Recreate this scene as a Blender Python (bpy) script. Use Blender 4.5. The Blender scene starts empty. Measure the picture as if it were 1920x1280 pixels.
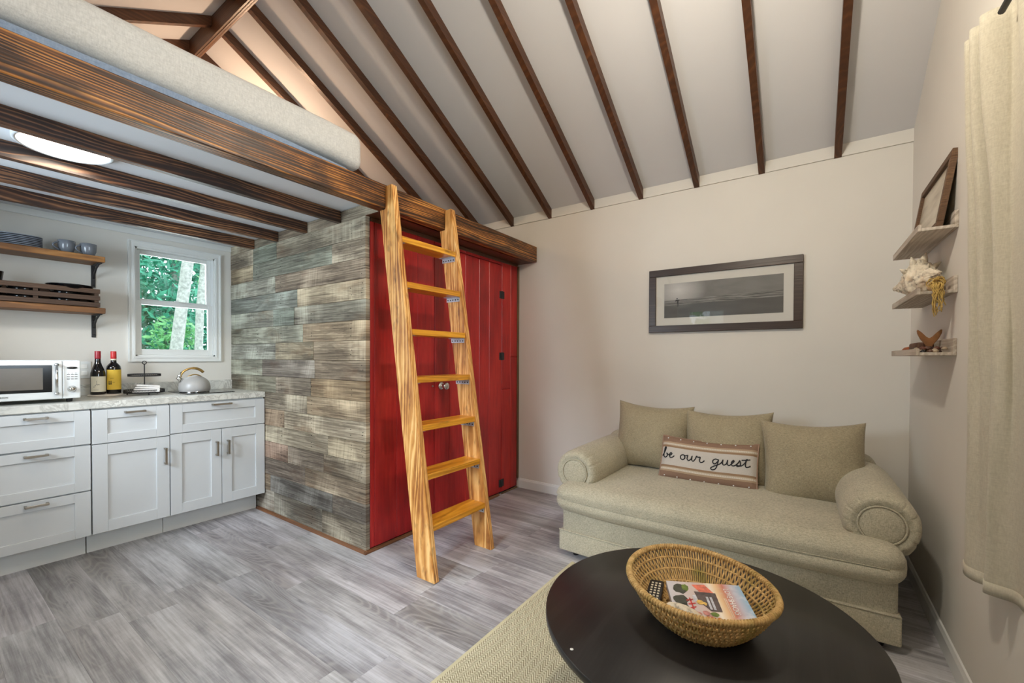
import bpy, bmesh, math, random
from mathutils import Vector, Matrix, noise
random.seed(7)
SC = bpy.context.scene
COL = SC.collection
PI = math.pi

def lin(r, g, b):
    f = lambda c: (c/255/12.92) if c/255 <= .04045 else ((c/255+.055)/1.055)**2.4
    return (f(r), f(g), f(b), 1)

# ---------------------------------------------------------------- camera
cam_d = bpy.data.cameras.new('camera'); cam = bpy.data.objects.new('camera', cam_d); COL.objects.link(cam)
YAW, PITCH, ROLL, FPX = math.radians(34.8368), math.radians(-0.7035), math.radians(0.2012), 798.7058
fw = Vector((math.cos(YAW)*math.cos(PITCH), math.sin(YAW)*math.cos(PITCH), math.sin(PITCH)))
rt = Vector((math.sin(YAW), -math.cos(YAW), 0)); up = rt.cross(fw)
rt2 = rt*math.cos(ROLL)+up*math.sin(ROLL); up2 = -rt*math.sin(ROLL)+up*math.cos(ROLL)
M = Matrix.Identity(4)
for i in range(3):
    M[i][0] = rt2[i]; M[i][1] = up2[i]; M[i][2] = -fw[i]
M[2][3] = 1.1718
cam.matrix_world = M
cam_d.sensor_width = 36; cam_d.sensor_fit = 'HORIZONTAL'
cam_d.lens = FPX/1920*36; cam_d.shift_x = 0; cam_d.shift_y = 40.39/1920
cam_d.clip_start = .02; cam_d.clip_end = 100
SC.camera = cam

# ---------------------------------------------------------------- view, world, light
SC.view_settings.view_transform = 'Standard'; SC.view_settings.look = 'None'
SC.view_settings.gamma = 1; SC.view_settings.use_curve_mapping = False
SC.view_settings.exposure = 0.12
SC.cycles.max_bounces = 8; SC.cycles.diffuse_bounces = 5; SC.cycles.glossy_bounces = 3
SC.cycles.transparent_max_bounces = 8; SC.cycles.sample_clamp_indirect = 6
SC.cycles.caustics_reflective = False; SC.cycles.caustics_refractive = False

w = bpy.data.worlds.new('sky'); SC.world = w; w.use_nodes = True
wn = w.node_tree; wn.nodes.clear()
wo = wn.nodes.new('ShaderNodeOutputWorld'); bg = wn.nodes.new('ShaderNodeBackground')
wtc = wn.nodes.new('ShaderNodeTexCoord'); wsep = wn.nodes.new('ShaderNodeSeparateXYZ'); wr = wn.nodes.new('ShaderNodeValToRGB')
wn.links.new(wtc.outputs['Generated'], wsep.inputs[0]); wn.links.new(wsep.outputs['Z'], wr.inputs[0])
wr.color_ramp.elements[0].position = .0; wr.color_ramp.elements[0].color = (.72, .85, .92, 1)
wr.color_ramp.elements[1].position = .7; wr.color_ramp.elements[1].color = (.8, .93, 1, 1)
wn.links.new(wr.outputs[0], bg.inputs[0]); bg.inputs[1].default_value = 2.6
wn.links.new(bg.outputs[0], wo.inputs[0])

def area(name, loc, rot, sx, sy, power, color, portal=False):
    l = bpy.data.lights.new(name, 'AREA'); l.shape = 'RECTANGLE'; l.size = sx; l.size_y = sy
    l.energy = power; l.color = color
    if portal: l.cycles.is_portal = True
    o = bpy.data.objects.new(name, l); COL.objects.link(o); o.location = loc; o.rotation_euler = rot
    return o
# skylight entering through the openings (x-: door and an added window behind the viewer, y-: curtained window)
area('daylight_door', (-2.3, 1.30, 2.75), (0, -PI/2+.55, 0), 1.0, 1.2, 330, (.84, .92, 1))
area('fill_added_window', (-.76, 2.72, 1.50), (0, -PI/2, 0), .82, .92, 40, (.74, .87, 1))  # fill lamp in the added window, brightens the room
area('daylight_right_window', (.88, -.535, 1.55), (PI/2, 0, 0), .88, 1.02, 38, (.72, .87, 1))
area('daylight_kitchen_window', (1.2125, 4.06, 1.57), (-PI/2, 0, 0), .44, .70, 5, (.85, .97, 1))
def point(name, loc, power, color, r):
    l = bpy.data.lights.new(name, 'POINT'); l.energy = power; l.color = color; l.shadow_soft_size = r
    o = bpy.data.objects.new(name, l); COL.objects.link(o); o.location = loc
    return o
point('pendant_bulb', (1.262, .35, 2.53), 52, (1, .89, .73), .06)
point('loft_bulb', (1.60, 3.62, 2.80), 22, (1, .66, .42), .04)
ar = area('disc_light_glow', (.4125, 2.622, 2.045), (0, 0, 0), .26, .26, 6, (1, .88, .70)); ar.data.shape = 'DISK'

# ---------------------------------------------------------------- mesh helpers
class MB:
    def __init__(s): s.v = []; s.f = []; s.m = []; s.sm = []
    def add(s, vs, fs, mi=0, smooth=False):
        b = len(s.v); s.v += [tuple(x) for x in vs]
        for f in fs: s.f.append(tuple(b+i for i in f)); s.m.append(mi); s.sm.append(smooth)
        return s
    def box(s, x0, x1, y0, y1, z0, z1, bv=0, mi=0, mat=None):
        if bv:
            bm = bmesh.new()
            vs = [bm.verts.new(p) for p in ((x0,y0,z0),(x1,y0,z0),(x1,y1,z0),(x0,y1,z0),(x0,y0,z1),(x1,y0,z1),(x1,y1,z1),(x0,y1,z1))]
            for f in ((0,3,2,1),(4,5,6,7),(0,1,5,4),(1,2,6,5),(2,3,7,6),(3,0,4,7)): bm.faces.new([vs[i] for i in f])
            seg = 1
            if isinstance(bv, tuple): bv, seg = bv
            bmesh.ops.bevel(bm, geom=bm.edges[:], offset=bv, segments=seg, profile=.5, affect='EDGES')
            bm.verts.index_update()
            P = [v.co.copy() for v in bm.verts]; F = [[v.index for v in f.verts] for f in bm.faces]; bm.free()
            if mat: P = [mat @ p for p in P]
            return s.add(P, F, mi, seg > 1)
        P = [Vector(p) for p in ((x0,y0,z0),(x1,y0,z0),(x1,y1,z0),(x0,y1,z0),(x0,y0,z1),(x1,y0,z1),(x1,y1,z1),(x0,y1,z1))]
        if mat: P = [mat @ p for p in P]
        return s.add(P, ((0,3,2,1),(4,5,6,7),(0,1,5,4),(1,2,6,5),(2,3,7,6),(3,0,4,7)), mi)
    def prism(s, poly, a, b, axis='z', mi=0):
        # poly: 2d points; extruded along axis between a and b
        def P(u, v, w):
            return {'z': (u, v, w), 'y': (u, w, v), 'x': (w, u, v)}[axis]
        n = len(poly); vs = [P(u, v, a) for u, v in poly]+[P(u, v, b) for u, v in poly]
        fs = [tuple(range(n))[::-1], tuple(range(n, 2*n))]+[(i, (i+1) % n, n+(i+1) % n, n+i) for i in range(n)]
        return s.add(vs, fs, mi)
    def tube(s, pts, r, n=8, mi=0, cap=True, closed=False, smooth=True):
        pts = [Vector(p) for p in pts]; N = len(pts)
        rr = r if isinstance(r, (list, tuple)) else [r]*N
        vs = []; prev = None
        for i, p in enumerate(pts):
            a = pts[(i-1) % N] if (closed or i > 0) else p
            b = pts[(i+1) % N] if (closed or i < N-1) else p
            t = (b-a).normalized() if (b-a).length > 1e-9 else Vector((0, 0, 1))
            if prev is None:
                q = Vector((0, 0, 1)) if abs(t.z) < .9 else Vector((1, 0, 0))
                u = t.cross(q).normalized()
            else:
                u = (prev-t*prev.dot(t))
                u = u.normalized() if u.length > 1e-6 else t.orthogonal().normalized()
            prev = u; v = t.cross(u)
            for k in range(n):
                an = 2*PI*k/n; vs.append(p+(u*math.cos(an)+v*math.sin(an))*rr[i])
        fs = []
        for i in range(N if closed else N-1):
            j = (i+1) % N
            for k in range(n): fs.append((i*n+k, i*n+(k+1) % n, j*n+(k+1) % n, j*n+k))
        if cap and not closed:
            fs.append(tuple(range(n))[::-1]); fs.append(tuple((N-1)*n+k for k in range(n)))
        return s.add(vs, fs, mi, smooth)
    def lathe(s, prof, c=(0, 0, 0), n=24, mi=0, axis='z', smooth=True, mod=None):
        # prof: list of (radius, height); axis direction of height
        vs = []; m = len(prof)
        for i in range(n):
            a = 2*PI*i/n
            for j, (r, h) in enumerate(prof):
                if mod: r = mod(r, h, a, j)
                x, y = r*math.cos(a), r*math.sin(a)
                p = {'z': (x, y, h), 'x': (h, x, y), 'y': (x, h, y)}[axis]
                vs.append((c[0]+p[0], c[1]+p[1], c[2]+p[2]))
        fs = []
        for i in range(n):
            k = (i+1) % n
            for j in range(m-1): fs.append((i*m+j, k*m+j, k*m+j+1, i*m+j+1))
        if prof[0][0] > 1e-6: fs.append(tuple(i*m for i in range(n))[::-1])
        if prof[-1][0] > 1e-6: fs.append(tuple(i*m+m-1 for i in range(n)))
        return s.add(vs, fs, mi, smooth)
    def grid(s, fn, nu, nv, mi=0, smooth=True, wrapu=False):
        vs = [fn(i/(nu if wrapu else nu-1), j/(nv-1)) for i in range(nu) for j in range(nv)]
        fs = []
        for i in range(nu if wrapu else nu-1):
            k = (i+1) % nu
            for j in range(nv-1): fs.append((i*nv+j, k*nv+j, k*nv+j+1, i*nv+j+1))
        return s.add(vs, fs, mi, smooth)
    def build(s, name, mat, parent=None, kind=None, mtx=None, normals=True):
        me = bpy.data.meshes.new(name)
        org = parent_world(parent)
        vs = s.v
        if mtx is not None: vs = [mtx @ Vector(p) for p in vs]
        elif org.length > 0: vs = [(p[0]-org.x, p[1]-org.y, p[2]-org.z) for p in vs]
        me.from_pydata([tuple(p) for p in vs], [], s.f)
        mats = mat if isinstance(mat, (list, tuple)) else [mat]
        for m_ in mats: me.materials.append(m_)
        me.polygons.foreach_set('material_index', s.m); me.polygons.foreach_set('use_smooth', s.sm)
        me.validate()
        if normals:
            bm = bmesh.new(); bm.from_mesh(me); bmesh.ops.recalc_face_normals(bm, faces=bm.faces[:]); bm.to_mesh(me); bm.free()
        me.update()
        o = bpy.data.objects.new(name, me); COL.objects.link(o)
        if parent: o.parent = parent
        if kind: o['kind'] = kind
        return o

def parent_world(p):
    v = Vector((0, 0, 0))
    while p is not None:
        v = v+p.location; p = p.parent
    return v
def tag(o, label=None, cat=None, group=None, kind=None):
    if label: o['label'] = label
    if cat: o['category'] = cat
    if group: o['group'] = group
    if kind: o['kind'] = kind
    return o
def thing(name, label, cat, loc=(0, 0, 0), group=None):
    o = bpy.data.objects.new(name, None); COL.objects.link(o); o.location = loc; o.empty_display_size = .05
    return tag(o, label, cat, group)
def copy_tree(o, parent=None):
    c = o.copy(); COL.objects.link(c)
    if parent is not None: c.parent = parent
    for ch in [x for x in bpy.data.objects if x.parent == o and x != c]: copy_tree(ch, c)
    return c
def solo(mb, name, mat, label, cat, loc, group=None, kind=None):
    # one-mesh thing whose origin sits at its base; mesh given in world coordinates
    s = MB(); s.v = [(p[0]-loc[0], p[1]-loc[1], p[2]-loc[2]) for p in mb.v]; s.f = mb.f; s.m = mb.m; s.sm = mb.sm
    o = s.build(name, mat); o.location = loc
    return tag(o, label, cat, group, kind)
def text_mb(txt, size, M4, depth=.0004, space=1.0):
    cu = bpy.data.curves.new('t', 'FONT'); cu.body = txt; cu.size = size; cu.extrude = depth; cu.space_character = space
    cu.align_x = 'CENTER'; cu.align_y = 'CENTER'; cu.resolution_u = 3
    o = bpy.data.objects.new('t', cu); COL.objects.link(o)
    me = o.to_mesh()
    mb = MB(); mb.add([M4 @ v.co for v in me.vertices], [tuple(p.vertices) for p in me.polygons])
    o.to_mesh_clear(); bpy.data.objects.remove(o); bpy.data.curves.remove(cu)
    return mb
def frame_mtx(o, ux, uy, uz=None):
    ux = Vector(ux).normalized(); uy = Vector(uy); uy = (uy-ux*uy.dot(ux)).normalized(); uz = ux.cross(uy)
    m = Matrix.Identity(4)
    for i in range(3): m[i][0] = ux[i]; m[i][1] = uy[i]; m[i][2] = uz[i]; m[i][3] = o[i]
    return m

# ---------------------------------------------------------------- material helpers
class NT:
    def __init__(s, name):
        s.m = bpy.data.materials.new(name); s.m.use_nodes = True; s.t = s.m.node_tree; s.t.nodes.clear()
        s.out = s.n('ShaderNodeOutputMaterial'); s.b = s.n('ShaderNodeBsdfPrincipled'); s.l(s.b.outputs[0], s.out.inputs[0])
    def n(s, t, **k):
        x = s.t.nodes.new(t)
        for a, b in k.items(): setattr(x, a, b)
        return x
    def l(s, a, b): s.t.links.new(a, b)
    def set(s, sock, val):
        if hasattr(val, 'links') or isinstance(val, bpy.types.NodeSocket): s.l(val, sock)
        else: sock.default_value = val
    def math(s, op, a, b=0.0, c=None, clamp=False):
        x = s.n('ShaderNodeMath', operation=op, use_clamp=clamp); s.set(x.inputs[0], a); s.set(x.inputs[1], b)
        if c is not None: s.set(x.inputs[2], c)
        return x.outputs[0]
    def mix(s, f, a, b, mode='MIX'):
        x = s.n('ShaderNodeMix', data_type='RGBA', blend_type=mode); s.set(x.inputs[0], f); s.set(x.inputs[6], a); s.set(x.inputs[7], b)
        return x.outputs[2]
    def ramp(s, f, stops, interp='LINEAR'):
        x = s.n('ShaderNodeValToRGB'); e = x.color_ramp.elements; x.color_ramp.interpolation = interp
        while len(e) < len(stops): e.new(.5)
        for i, (p, c) in enumerate(stops): e[i].position = p; e[i].color = c if len(c) == 4 else (*c, 1)
        s.set(x.inputs[0], f); return x.outputs[0]
    def noise(s, vec, scale=5, detail=3, rough=.5, w=None, dist=0):
        x = s.n('ShaderNodeTexNoise', noise_dimensions='4D' if w is not None else '3D')
        s.set(x.inputs['Vector'], vec); x.inputs['Scale'].default_value = scale; x.inputs['Detail'].default_value = detail
        x.inputs['Roughness'].default_value = rough; x.inputs['Distortion'].default_value = dist
        if w is not None: s.set(x.inputs['W'], w)
        return x.outputs['Fac']
    def coords(s, kind='Object'):
        x = s.n('ShaderNodeTexCoord'); return x.outputs[kind]
    def sep(s, v):
        x = s.n('ShaderNodeSeparateXYZ'); s.l(v, x.inputs[0]); return x.outputs
    def comb(s, a, b, c):
        x = s.n('ShaderNodeCombineXYZ'); s.set(x.inputs[0], a); s.set(x.inputs[1], b); s.set(x.inputs[2], c); return x.outputs[0]
    def rand(s):
        x = s.n('ShaderNodeObjectInfo'); return x.outputs['Random'], x.outputs['Color']
    def bump(s, h, strength=.3, dist=.002):
        x = s.n('ShaderNodeBump'); x.inputs['Strength'].default_value = strength; x.inputs['Distance'].default_value = dist
        s.set(x.inputs['Height'], h); s.l(x.outputs[0], s.b.inputs['Normal'])
    def fin(s, color, rough=.5, metal=0.0, spec=.5):
        s.set(s.b.inputs['Base Color'], color); s.set(s.b.inputs['Roughness'], rough); s.set(s.b.inputs['Metallic'], metal)
        s.b.inputs['Specular IOR Level'].default_value = spec
        return s.m

def plain(name, c, rough=.5, metal=0.0, var=.04, scale=8, bump=0, spec=.5):
    t = NT(name); co = t.coords(); n = t.noise(co, scale, 4)
    d = tuple(x*(1-var*2) for x in c[:3])+(1,); e = tuple(min(1, x*(1+var*2)) for x in c[:3])+(1,)
    col = t.ramp(n, [(.3, d), (.7, e)])
    if bump: t.bump(t.noise(co, 180, 3), bump, .001)
    return t.fin(col, rough, metal, spec)

def wood(name, axis, stops, freq=70, charo=-4.1, charm=.75, amp=.05, lowl=1.4, lowa=7, fiber=.25, char=.35, charc=None, rough=.45, bump=.35, off=(.03, .02), tint=False, charscale=6, fac=1.0):
    t = NT(name); x, y, z = t.sep(t.coords()); rnd, oc = t.rand()
    L, A, B = {'x': (x, y, z), 'y': (y, x, z), 'z': (z, x, y)}[axis]
    W = t.math('MULTIPLY', rnd, 37.0)
    v1 = t.comb(t.math('MULTIPLY', L, lowl), t.math('MULTIPLY', A, lowa), t.math('MULTIPLY', B, lowa))
    n1 = t.noise(v1, 1, 2, .5, W)
    n1b = t.noise(v1, 4.3, 3, .55, W)
    a2 = t.math('ADD', A, off[0]); b2 = t.math('ADD', B, off[1])
    r = t.math('SQRT', t.math('ADD', t.math('MULTIPLY', a2, a2), t.math('MULTIPLY', b2, b2)))
    v = t.math('ADD', r, t.math('ADD', t.math('MULTIPLY', n1, amp*2), t.math('MULTIPLY', n1b, amp*.22)))
    wn_ = t.noise(t.comb(t.math('MULTIPLY', v, 34), t.math('MULTIPLY', L, .5), 0.0), 1, 2, .6, W)
    v = t.math('ADD', v, t.math('MULTIPLY', wn_, .045))
    sn = t.math('SINE', t.math('MULTIPLY', v, freq*2*PI))
    cm = t.math('MULTIPLY_ADD', t.noise(t.comb(t.math('MULTIPLY', L, 1.1), t.math('MULTIPLY', v, 22), 0.0), 1, 2, .6, t.math('ADD', W, 3.0)), 2.6, -.75, clamp=True)
    band = t.math('POWER', t.math('MULTIPLY_ADD', sn, .5, .5), 1.6)
    band = t.math('MULTIPLY', band, t.math('MULTIPLY_ADD', cm, .95, .25))
    vf = t.comb(t.math('MULTIPLY', L, 6), t.math('MULTIPLY', A, 160), t.math('MULTIPLY', B, 160))
    fb = t.noise(vf, 1, 3, .6, W)
    vc = t.comb(t.math('MULTIPLY', L, charscale*.35), t.math('MULTIPLY', A, charscale), t.math('MULTIPLY', B, charscale))
    ch = t.noise(vc, 1, 3, .6, t.math('ADD', W, 9.0))
    f = t.math('ADD', t.math('MULTIPLY', band, fac*(1-fiber-char)), t.math('ADD', t.math('MULTIPLY', fb, fiber), t.math('MULTIPLY', t.math('MULTIPLY_ADD', ch, 2.2, -.6, clamp=True), char)))
    col = t.ramp(f, stops)
    if charc is not None:
        k = t.math('MULTIPLY_ADD', t.noise(vc, 1.7, 3, .6, t.math('ADD', W, 21.0)), 7, charo, clamp=True)
        col = t.mix(t.math('MULTIPLY', k, charm), col, charc)
    if tint: col = t.mix(1.0, col, oc, 'MULTIPLY')
    if bump: t.bump(t.math('ADD', band, fb), bump, .0012)
    return t.fin(col, rough)
g = lin
MAT = {}
def beamwood(ax): return wood('burnt_beam_'+ax, ax, [(.0, g(34, 20, 14)), (.28, g(60, 36, 20)), (.42, g(112, 68, 32)), (.58, g(172, 110, 48)), (.9, g(214, 156, 82))], freq=78, amp=.055, lowl=.7, lowa=5, fiber=.2, char=.34, charc=g(40, 24, 16), charo=-3.3, charm=.72, charscale=7, rough=.42, bump=.5)
def joistwood(ax): return wood('burnt_joist_'+ax, ax, [(.0, g(32, 20, 16)), (.3, g(56, 34, 24)), (.48, g(108, 70, 46)), (.9, g(176, 126, 84))], freq=60, amp=.075, lowl=1.1, lowa=5, fiber=.16, char=.3, charc=g(36, 22, 16), charo=-3.4, charm=.7, charscale=7, rough=.45, bump=.5)
MAT['beam'] = beamwood('x'); MAT['joist'] = joistwood('x')
MAT['rafter'] = wood('stained_rafter', 'x', [(0, g(48, 27, 15)), (.5, g(80, 48, 28)), (1, g(116, 74, 44))], freq=40, amp=.05, fiber=.35, char=.35, rough=.4, bump=.15)
MAT['ridge'] = wood('stained_ridge', 'y', [(0, g(56, 33, 18)), (.5, g(90, 56, 32)), (1, g(130, 84, 48))], freq=60, amp=.03, rough=.4, bump=.15)
MAT['rail'] = wood('torched_rail', 'z', [(0, g(104, 58, 28)), (.25, g(160, 100, 48)), (.42, g(206, 146, 76)), (.65, g(238, 188, 118)), (1, g(246, 214, 156))], freq=70, amp=.06, lowl=.8, lowa=6, fiber=.22, char=.42, charc=g(84, 48, 26), rough=.4, bump=.3, charscale=13)
MAT['rung'] = wood('torched_rung', 'x', [(0, g(136, 82, 18)), (.4, g(204, 136, 34)), (.7, g(232, 166, 52)), (1, g(246, 190, 84))], freq=60, amp=.04, fiber=.35, char=.35, charc=g(104, 60, 16), rough=.3, bump=.2, charscale=9)
MAT['shelf'] = wood('burnt_shelf', 'x', [(0, g(70, 42, 22)), (.45, g(124, 80, 40)), (.7, g(170, 116, 60)), (1, g(200, 150, 90))], freq=80, amp=.05, fiber=.25, char=.35, rough=.5)
MAT['crate'] = wood('crate_slat', 'x', [(0, g(50, 36, 28)), (.6, g(92, 68, 52)), (1, g(124, 96, 76))], freq=80, amp=.03, fiber=.4, char=.3, rough=.7)
MAT['trimwood'] = wood('stained_trim', 'x', [(0, g(84, 52, 32)), (.6, g(128, 86, 56)), (1, g(160, 116, 80))], freq=60, amp=.02, rough=.4)
MAT['trimwood_y'] = wood('stained_trim_y', 'y', [(0, g(84, 52, 32)), (.6, g(128, 86, 56)), (1, g(160, 116, 80))], freq=60, amp=.02, rough=.4)
MAT['edgewood'] = wood('plank_edge', 'z', [(0, g(60, 44, 30)), (.6, g(108, 84, 58)), (1, g(150, 122, 88))], freq=60, amp=.02, rough=.7)

def reclaimed():
    t = NT('reclaimed_plank'); x, y, z = t.sep(t.coords()); rnd, oc = t.rand(); W = t.math('MULTIPLY', rnd, 53.0)
    vl = t.comb(0.0, t.math('MULTIPLY', y, 1.6), t.math('MULTIPLY', z, 12))
    big = t.noise(vl, 1, 4, .6, W, dist=.6)
    vf = t.comb(0.0, t.math('MULTIPLY', y, 2.6), t.math('MULTIPLY', z, 130)); fb = t.noise(vf, 1, 4, .65, W)
    vs = t.comb(0.0, t.math('ADD', t.math('MULTIPLY', y, 60), t.math('MULTIPLY', z, t.math('MULTIPLY_ADD', rnd, 36, -10))), t.math('MULTIPLY', z, 3)); saw = t.noise(vs, 1, 2, .5, W)
    st = t.noise(t.comb(0.0, t.math('MULTIPLY', y, 3), t.math('MULTIPLY', z, 7)), 1, 4, .6, t.math('ADD', W, 5.0))
    sawm = t.math('MULTIPLY_ADD', t.noise(t.comb(0.0, t.math('MULTIPLY', y, 2.2), t.math('MULTIPLY', z, 3)), 1, 2, .5, t.math('ADD', W, 13.0)), 5.0, -2.4, clamp=True)
    sn = t.math('MULTIPLY_ADD', t.math('SINE', t.math('MULTIPLY', big, 60)), .5, .5)
    f = t.math('ADD', t.math('ADD', t.math('MULTIPLY', fb, .42), t.math('MULTIPLY', big, .34)), t.math('ADD', t.math('MULTIPLY', sn, .03), t.math('MULTIPLY', saw, t.math('MULTIPLY_ADD', sawm, .34, .02))))
    col = t.ramp(f, [(.28, g(70, 62, 56)), (.40, g(132, 123, 112)), (.50, g(186, 177, 163)), (.66, g(236, 228, 212))])
    k = t.math('MULTIPLY_ADD', st, 5, -2.75, clamp=True)
    col = t.mix(t.math('MULTIPLY', k, .55), col, g(128, 96, 72))
    k2 = t.math('MULTIPLY_ADD', t.noise(t.comb(0.0, t.math('MULTIPLY', y, 4), t.math('MULTIPLY', z, 16)), 1, 3, .6, t.math('ADD', W, 31.0)), 7, -4.3, clamp=True)
    col = t.mix(t.math('MULTIPLY', k2, .6), col, g(66, 62, 58))
    # knots
    vo = t.n('ShaderNodeTexVoronoi', feature='F1', voronoi_dimensions='4D'); t.l(t.comb(0.0, t.math('MULTIPLY', y, 2.0), t.math('MULTIPLY', z, 4.5)), vo.inputs['Vector']); vo.inputs['Scale'].default_value = 1.0
    t.l(W, vo.inputs['W'])
    kd = vo.outputs['Distance']
    kn = t.math('SUBTRACT', 1.0, t.math('MULTIPLY', kd, 9.0), clamp=True)
    col = t.mix(t.math('MULTIPLY', kn, .9), col, g(74, 44, 30))
    col = t.mix(1.0, col, oc, 'MULTIPLY')
    t.bump(t.math('ADD', fb, t.math('MULTIPLY', saw, .7)), .55, .0015)
    return t.fin(col, .8, spec=.25)
MAT['reclaimed'] = reclaimed()

def vinyl():
    t = NT('grey_oak_plank'); x, y, z = t.sep(t.coords()); rnd, oc = t.rand(); W = t.math('MULTIPLY', rnd, 61.0)
    v1 = t.comb(t.math('MULTIPLY', x, 7.5), t.math('MULTIPLY', y, 1.35), 0.0)
    n1 = t.noise(v1, .85, 1.0, .4, W)
    ring = t.math('MULTIPLY_ADD', t.math('SINE', t.math('MULTIPLY', n1, 190)), .5, .5)
    ring = t.math('POWER', ring, 3.0)
    rmask = t.math('MULTIPLY_ADD', t.noise(v1, .8, 2, .5, t.math('ADD', W, 4.0)), 6, -3.1, clamp=True)
    fb = t.noise(t.comb(t.math('MULTIPLY', x, 120), t.math('MULTIPLY', y, 3), 0.0), 1, 4, .65, W)
    fb2 = t.noise(t.comb(t.math('MULTIPLY', x, 40), t.math('MULTIPLY', y, 2.2), 0.0), 1, 4, .7, t.math('ADD', W, 2.0))
    cr = t.noise(t.comb(t.math('MULTIPLY', x, 12), t.math('MULTIPLY', y, 60), 0.0), 1, 3, .6, W)
    big = t.noise(t.comb(t.math('MULTIPLY', x, 6), t.math('MULTIPLY', y, 1.6), 0.0), 1, 3, .6, t.math('ADD', W, 8.0))
    f = t.math('ADD', t.math('ADD', t.math('MULTIPLY', fb, .26), t.math('MULTIPLY', fb2, .30)), t.math('ADD', t.math('MULTIPLY', big, .40), t.math('MULTIPLY', cr, .05)))
    col = t.ramp(f, [(.36, g(102, 99, 101)), (.46, g(146, 144, 147)), (.54, g(182, 181, 184)), (.66, g(216, 216, 220))])
    col = t.mix(t.math('MULTIPLY', t.math('MULTIPLY', ring, rmask), .8), col, g(206, 203, 200))
    col = t.mix(t.math('MULTIPLY', rmask, .58), col, g(98, 93, 93))
    kx = t.noise(t.comb(t.math('MULTIPLY', x, 16), t.math('MULTIPLY', y, 5), 0.0), 1, 3, .6, t.math('ADD', W, 44.0))
    col = t.mix(t.math('MULTIPLY', t.math('MULTIPLY_ADD', kx, 9, -6.0, clamp=True), .65), col, g(66, 62, 62))
    col = t.mix(1.0, col, oc, 'MULTIPLY')
    t.bump(t.math('ADD', fb, ring), .12, .001)
    return t.fin(col, t.math('MULTIPLY_ADD', fb, .25, .30), spec=.45)
MAT['vinyl'] = vinyl()

def redpaint():
    t = NT('red_painted_board'); co = t.coords(); x, y, z = t.sep(co); rnd, oc = t.rand(); W = t.math('MULTIPLY', rnd, 20.0)
    n = t.noise(t.comb(t.math('MULTIPLY', x, 6), 0.0, t.math('MULTIPLY', z, 1.6)), 1, 4, .6, W)
    f2 = t.noise(t.comb(t.math('MULTIPLY', x, 70), 0.0, t.math('MULTIPLY', z, 4)), 1, 3, .6, W)
    col = t.ramp(t.math('ADD', t.math('MULTIPLY', n, .7), t.math('MULTIPLY', f2, .3)), [(.32, g(112, 14, 18)), (.5, g(164, 28, 28)), (.68, g(196, 50, 42))])
    ck = t.math('MULTIPLY_ADD', t.noise(co, 38, 2, .5, W), 18, -13.6, clamp=True)
    col = t.mix(t.math('MULTIPLY', ck, .6), col, g(206, 150, 110))
    t.bump(f2, .2, .001)
    return t.fin(col, t.math('MULTIPLY_ADD', n, .3, .22), spec=.5)
MAT['red'] = redpaint()
MAT['wallpaint'] = plain('wall_paint', g(218, 215, 208), .85, var=.008, scale=3, bump=.05, spec=.2)
MAT['ceil'] = plain('ceiling_paint', g(206, 206, 208), .9, var=.008, scale=2, bump=.05, spec=.2)
MAT['deck'] = plain('loft_ceiling_paint', g(214, 217, 222), .9, var=.01, scale=2, spec=.2)
MAT['white'] = plain('white_trim_paint', g(224, 226, 224), .35, var=.01)
MAT['cab'] = plain('cabinet_white', g(200, 204, 207), .35, var=.012, scale=4)
MAT['cabin'] = plain('cabinet_inside', g(120, 120, 118), .7)
MAT['micro'] = plain('microwave_white', g(226, 230, 232), .22, var=.005)
MAT['blackgloss'] = plain('black_gloss', g(14, 15, 17), .12, var=.02)
MAT['blackmatt'] = plain('black_iron', g(34, 33, 35), .55, var=.1, scale=40)
MAT['steel'] = plain('brushed_nickel', g(176, 168, 156), .3, 1.0, var=.03)
MAT['chrome'] = plain('chrome', g(216, 216, 214), .12, 1.0, var=.01)
MAT['galv'] = plain('galvanised_steel', g(196, 202, 210), .38, .7, var=.08, scale=60)
MAT['hole'] = plain('dark_hole', g(28, 26, 26), .9)
MAT['gold'] = plain('brushed_gold', g(198, 164, 104), .3, 1.0, var=.03)
MAT['kettle'] = plain('grey_enamel', g(168, 166, 164), .35, var=.01)
MAT['mug'] = plain('grey_glaze', g(128, 133, 142), .15, var=.02)
MAT['plate'] = plain('slate_blue_glaze', g(146, 154, 166), .2, var=.02)
MAT['platerim'] = plain('dark_rim', g(40, 42, 48), .3)
MAT['wine'] = plain('dark_wine_glass', g(12, 10, 12), .06, var=.02, spec=.7)
MAT['capred'] = plain('wine_red_foil', g(150, 30, 44), .35); MAT['capred2'] = plain('bright_red_foil', g(190, 40, 40), .35)
MAT['cream'] = plain('cream_paper', g(222, 216, 196), .7); MAT['yellow'] = plain('yellow_paper', g(224, 186, 66), .7)
MAT['ink'] = plain('black_ink', g(26, 28, 34), .8); MAT['inkgrey'] = plain('grey_ink', g(110, 112, 110), .8)
MAT['towel'] = plain('white_terry', g(232, 230, 228), .95, var=.03, scale=90, bump=.6, spec=.1)
MAT['stonewood'] = plain('pale_board', g(206, 196, 184), .6, var=.06, scale=30)
MAT['led'] = None

def marble():
    t = NT('marble_laminate'); co = t.coords()
    d = t.noise(co, 3.5, 6, .65)
    n = t.noise(co, 9, 8, .68, dist=1.8)
    v = t.math('ABSOLUTE', t.math('SUBTRACT', n, .5)); vein = t.math('SUBTRACT', 1.0, t.math('MULTIPLY', v, 16), clamp=True)
    col = t.ramp(d, [(.3, g(176, 178, 174)), (.5, g(212, 212, 206)), (.75, g(228, 228, 222))])
    col = t.mix(t.math('MULTIPLY', vein, t.math('MULTIPLY_ADD', d, 1.8, -.45, clamp=True)), col, g(128, 126, 120))
    return t.fin(col, .35)
MAT['marble'] = marble()

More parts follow.
